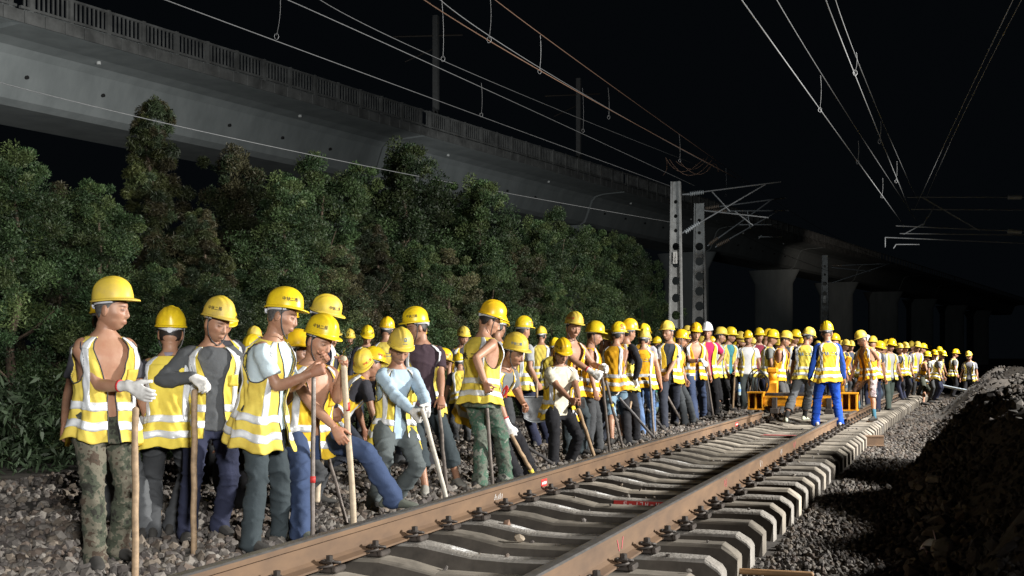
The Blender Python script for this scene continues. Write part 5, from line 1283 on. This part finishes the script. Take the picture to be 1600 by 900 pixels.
P_('p41', 'worker on the far side of the trolley beside the blue overalls', (1306, 521), D=27, yaw=140, shirt=(.06, .06, .07), text=None)
P_('p42', 'sleeveless worker in pale camouflage shorts stepping over the far rail, looking down', (1341, 517), ((1341, 640, .17), (1366, 657, .0)), yaw=-62, hy=-82, hp=24, lean=12, la=(1371, 586, .12, 'b', 'loose'), vest='o', vopen=.15, tr_col=CAMO3, tlen='knee', glove='l', sock=(.06, .17, .24), text=None, cuff=False, lod=0, skin=0)
P_('p43', 'worker in a pale blue-white helmet behind the man stepping over the rail', (1355, 523), D=29, yaw=150, hat='w', shirt=(.3, .3, .32), text=None)
P_('p44', 'worker with his back turned next to the pale blue-white helmet', (1364, 525), D=27.5, yaw=172, shirt=(.06, .06, .07), text=None, tr_col=NAVY)
P_('p45', 'worker facing the far rail with a pale collar, hands low', (1377, 533), D=27.5, yaw=50, hp=18, lean=12, shirt=(.5, .5, .5), tr_col=(.05, .07, .1), text=None)
P_('p47', 'worker with rolled sleeves walking beside the far rail', (1395, 529), D=28, yaw=20, hp=14, shirt=(.35, .36, .36), tr_col=(.06, .08, .07), text=None, step=.3)
P_('p50', 'worker in bright blue trousers beside the pale blue rope', (1424, 533), ((1430, 613), (1438, 611)), zg=-.05, yaw=-25, hp=18, lean=14, shirt=(.09, .07, .13), sleeve='long', tr_col=(.02, .05, .26), text=None)
P_('p53', 'sleeveless worker in dark shorts pulling the pale blue rope', (1451, 549), ((1443, 633), (1453, 629)), zg=-.2, yaw=75, hp=15, lean=10, ra=(1462, 588, .2, 'd', 'grip'), vest='o', tr_col=(.06, .065, .05), tlen='knee', text=None, lod=1)
for key, lab, hx, hy_, D, turn, tc, scol in (
    ('p45', 'worker half hidden behind the pale collar by the far rail', 1385, 530, 31, 25, CHAR, (.06, .06, .07)),
    ('p44', 'far worker just past the man walking beside the far rail', 1405, 536, 35, 60, NAVY, (.08, .08, .09)),
    ('p35', 'far worker with an open vest before the blue trousers', 1414, 534, 35, 20, BLK, (.2, .2, .2)),
    ('p33', 'far worker immediately past the blue trousers', 1434, 533, 39, -20, CHAR, (.3, .28, .3)),
    ('p38', 'far worker between the blue trousers and the rope puller', 1443, 536, 40, 30, SLATE, (.07, .07, .08)),
    ('p32', 'worker in a pale shirt holding the rope behind the sleeveless puller', 1460, 546, 36, 40, CHAR, (.4, .4, .38)),
    ('p45', 'last worker on the rope, beyond the pale shirt', 1472, 547, 35, 10, NAVY, (.15, .15, .16)),
    ('p36', 'far worker standing tall over the men on the rope', 1468, 541, 41, -60, CHAR, (.06, .06, .07)),
    ('p41', 'worker in the shade of the bank past the rope men, facing the track', 1494, 545, 38, -60, BLK, (.1, .1, .1)),
    ('p35', 'worker in the shade of the bank past the rope men, second in line', 1513, 548, 36, -30, BLK, (.2, .2, .22)),
    ('p38', 'distant worker whose helmet shows above the sloping-bar man', 1055, 527, 27, 0, CHAR, (.06, .06, .07)),
    ('p33', 'distant helmeted worker behind the hand-on-hip man', 1118, 529, 33, 0, CHAR, (.06, .06, .07)),
    ('p38', 'distant worker low behind the teal shirt', 1151, 534, 34, 20, CHAR, (.06, .06, .07)),
    ('p9', 'worker in the back row past the helmets by the trees, facing the track', 724, 509, 20.5, 5, CHAR, (.06, .06, .07)),
    ('p18c', 'bowing worker in a shaded orange vest beside the camouflage man', 717, 551, 18, 40, CHAR, (.05, .05, .06)),
    ('p13', 'worker whose helmet edge shows behind the purple polo sleeve', 692, 543, 17, -20, CHAR, (.05, .05, .06)),
    ('p9', 'worker deep in the crowd behind the two helmets of the light blue shirt', 432, 520, 24, 30, CHAR, (.06, .06, .07)),
    ('p18b', 'worker deep in the crowd near the bowing worker and the trees', 655, 520, 24, 80, CHAR, (.06, .06, .07)),
    ('p33', 'far worker glimpsed between the stepping man and the blue overalls', 1322, 530, 36, 10, CHAR, (.06, .06, .07)),
    ('p38', 'far worker glimpsed past the pale blue-white helmet', 1372, 535, 40, 15, CHAR, (.06, .06, .07)),
    ('p41', 'far worker at the end of the crowd under the dim mast', 1295, 531, 40, 40, CHAR, (.06, .06, .07)),
    ('p9', 'far worker low between the trolley man and the lettered vest', 1256, 530, 38, 0, CHAR, (.06, .06, .07)),
    ('p36', 'far worker low behind the maroon polo', 1220, 531, 37, 0, CHAR, (.06, .06, .07)),
    ('p33', 'far worker at the vanishing end of the crowd, before the rope', 1430, 537, 46, 0, CHAR, (.06, .06, .07)),
    ('p38', 'farthest small helmeted worker at the vanishing end', 1452, 538, 50, 0, CHAR, (.06, .06, .07))):
    repeat(key, lab, hx, hy_, D, turn, tc, scol, GR)

for key, lab, hx, hy_, D, turn in (('p10', 'worker standing hidden behind the man in the grey polo, dark legs showing', 352, 474, 12.0, 20), ('p11', 'worker standing hidden behind the light blue shirt, dark legs showing', 450, 470, 12.6, 0), ('p28b', 'worker standing hidden behind the striding man in jeans', 514, 500, 13.2, 10),
    ('p10', 'worker standing hidden behind the purple polo, dark legs showing', 648, 490, 13.8, 40), ('p25b', 'worker standing hidden behind the camouflage man seen from behind', 778, 486, 15.0, 0)):
    repeat(key, lab, hx, hy_, D, turn, CHAR, (.05, .05, .06), GR)
rs_ = np.random.RandomState(21)
for i, x in enumerate([1012, 1027, 1062, 1096, 1112, 1136, 1162, 1176, 1199, 1216, 1237, 1252, 1278, 1316, 1330, 1349, 1362, 1388, 1400, 1410, 1419, 1428, 1438, 1446, 1456, 1464]):
    hy_ = np.interp(x, [1000, 1200, 1300, 1400, 1470], [521, 525, 528, 534, 541])+rs_.rand()*5
    D = float(np.clip(.5*FPX/(HY-hy_)+3, 32, 52))
    repeat(('p33', 'p38', 'p9', 'p35', 'p41', 'p18b', 'p44')[i % 7], 'worker deep in the far crowd, mostly hidden, only a yellow helmet showing', x, hy_, D, rs_.uniform(-60, 60), CHAR, ((.06, .06, .07), (.3, .3, .3), (.1, .12, .16))[i % 3], GR)
# ------------------------------------------------------------------ the tools they hold
pole('wooden pole under the drooping white glove of the bare-chested man', (212, 640, 6.95), (211, 912, 6.75), r=.018)
pole('upright wooden pole under the hand of the man in the grey polo', (304, 612, 7.75), (303, 868, 7.6), r=.019)
pole('thin wooden pole half hidden behind the man in the grey polo', (250, 700, 8.9), (249, 822, 8.8), r=.014)
pole('dark upright bar under the hands of the light blue shirt', (490, 592, 7.45), (488, 833, 7.4), m=M_bar, r=.014, bands=((.62, .02, M_redpaint),))
pole('thick pale wooden pole with a red band, held by the striding man', (537, 560, 8.4), (552, 812, 8.6), m=M_palewood, r=.021, bands=((.28, .025, M_redpaint),))
pole('wooden pole standing behind the dark bar', (504, 700, 9.6), (497, 772, 9.5), m=M_palewood, r=.02)
pole('slanting steel bar between the striding legs', (512, 708, 9.2), (541, 816, 9.0), m=M_bar, r=.013)
pole('white wooden pole gripped by the older man in blue', (660, 640, 9.4), (695, 772, 9.9), m=mat('whitened wood', (.62, .58, .5), .7, .25, 20), r=.018)
pole('dark bar under the hand of the man in the purple polo', (686, 640, 11.0), (699, 770, 11.2), m=M_bar, r=.016)
pole('steel bar held by the camouflage man with a bare arm', (757, 590, 11.42), (769, 752, 11.5), m=M_bar, r=.017)
pole('wooden tool slanting from the bending man, yellow at its foot', (799, 680, 12.0), (829, 734, 12.3), r=.02, bands=((.94, .05, M_vest),))
pole('dark tool crossing behind the slanting wooden one', (801, 682, 12.3), (860, 722, 13.2), m=M_dkbar, r=.016)
pole('wooden pole leaning below the phone of the man in the cream shirt', (904, 640, 14.2), (926, 706, 14.6), m=M_wood, r=.022)
pole('pale bar under the first glove of the bare-armed man', (941, 590, 14.9), (952, 699, 15.2), m=M_bar, r=.018)
pole('pale bar under the second glove of the bare-armed man, with a yellow mark', (947, 596, 15.1), (972, 695, 15.4), m=M_bar, r=.018, bands=((.35, .02, M_vest),))
pole('dark bar lying aslant beside the pale denim shorts', (968, 622, 17.2), (1019, 680, 17.6), m=M_dkbar, r=.02)
pole('brown wooden pole under the glove of the black long-sleeved top', (990, 600, 17.6), (977, 680, 17.3), m=M_wood, r=.02, bands=((.55, .03, M_vest),))
pole('upright bar in front of the lettered orange vest', (1015, 588, 19.2), (1022, 680, 19.2), m=M_bar, r=.02)
pole('dark bar aslant at the feet of the tall worker with dark sleeves', (1012, 640, 19.6), (1040, 674, 20.2), m=M_dkbar, r=.02)
pole('sloping dark bar under the hand of the tall worker with dark sleeves', (1034, 604, 21.4), (1069, 666, 21.8), m=M_bar, r=.02)
pole('pale bar under the gloved hand beside the white helmet', (1102, 572, 24.1), (1115, 652, 24.4), m=M_bar, r=.02)
pole('short pole held by the man in the teal shirt', (1148, 580, 28.6), (1145, 639, 28.8), m=M_wood, r=.024)
pole('pole held by the man in the maroon polo', (1178, 552, 29.2), (1170, 622, 29.2), m=M_wood, r=.024)
pole('short bar standing beyond the far rail by the stepping man', (1344, 600, 24.6), (1346, 640, 24.6), m=M_dkbar, r=.02)
# scoop, phone, bottles, bags
p = at(838, 640, 16.6); g = G(); n = 24; X_, Y_ = np.meshgrid(np.linspace(-1, 1, n), np.linspace(-1, 1, 14), indexing='ij'); Z_ = -.06*(1-X_**2)*(1-.3*Y_)
P3 = p+RGT*(X_*.185*(1-.10*(Y_ < -.5)*(np.abs(X_))))[..., None]+(UP*.17+FWD*.05)[None, None]*(Y_*(1-.35*X_**2*(Y_ < 0)))[..., None]-FWD*Z_[..., None]
g.grid(P3-p); sc = solidify(g.build('scoop', mat('dull steel', (.12, .125, .13), .5, .4, 10, metal=.5), None, p), .006)
g = G(); rim = np.concatenate([P3[:, 0], P3[-1, :], P3[::-1, -1], P3[0, ::-1]])-p; g.tube(rim, .009, 6); g.build('rim', M_galv, sc); g = G(); g.tube([P3[12, -1]-p, P3[12, -1]-p+UP*.2], .018, 8); g.build('handle', M_wood, sc); tag(sc, 'broad dull metal scoop hanging from the hand of the turned-away worker', 'scoop')
p = at(909, 631, 14.1); g = G(); g.box((0, 0, 0), (.075, .15, .01), bev=.004, rot=np.stack([RGT, nrm(FWD*.6+UP*.5), nrm(np.cross(RGT, nrm(FWD*.6+UP*.5)))], 1)); tag(g.build('phone', M_dkbar, None, p), 'dark phone in the hands of the man in the cream shirt', 'phone')
bottle('large water bottle among the legs beside the lettered orange vest', ground(1025, 650, -.02)+UP*.05, 1.9, (.1, .5, .3), (.45, .62, .58))
bottle('water bottle with a blue wrapper hanging by the teal shirt man', at(1155, 618, 28.4), 1.2)
bottle('small bottle with a blue wrapper in the grey trouser pocket', at(1232, 600, 23.0), 1.1, (.8, .8, .8))
bottle('tall bottle standing on the trolley beside the blue overalls', at(1322, 612, 23.6), 1.0, (.2, .4, .3), (.5, .62, .6))
def bag(label, px, py, D, s):
    c = at(px, py, D); o = lump('bag', c, np.array((.22, .17, .26))*s, (.022, .022, .026), label, 'bag', int(px)); g = G(); g.tube(curve3((-.1*s, -.08, .22*s), (0, -.1, .36*s), (.1*s, -.08, .22*s), 12), .014, 6); g.build('strap', M_strap, o); return o
bag('black bag on the ballast between the grey polo and the light blue shirt', 372, 742, 9.6, 1.0)
bag('added black bag filling the dark gap behind the purple polo legs', 660, 735, 13.5, .9)  # bag added to fill the shaded gap behind the legs
p = at(792, 610, 11.5); g = G(); rs_ = np.random.RandomState(2)
for i in range(5): g.tube(curve3((0, 0, .05), (.03*rs_.randn(), -.03, 0), (.05*rs_.randn(), -.02, -.06-.03*rs_.rand()), 8), .012, 6)
rg = g.build('rag', M_cuff, None, p); rg.scale = (.5, .5, .8); tag(rg, 'red rag tucked at the waist of the camouflage man', 'rag')
bpy.data.scenes.remove(TMP)
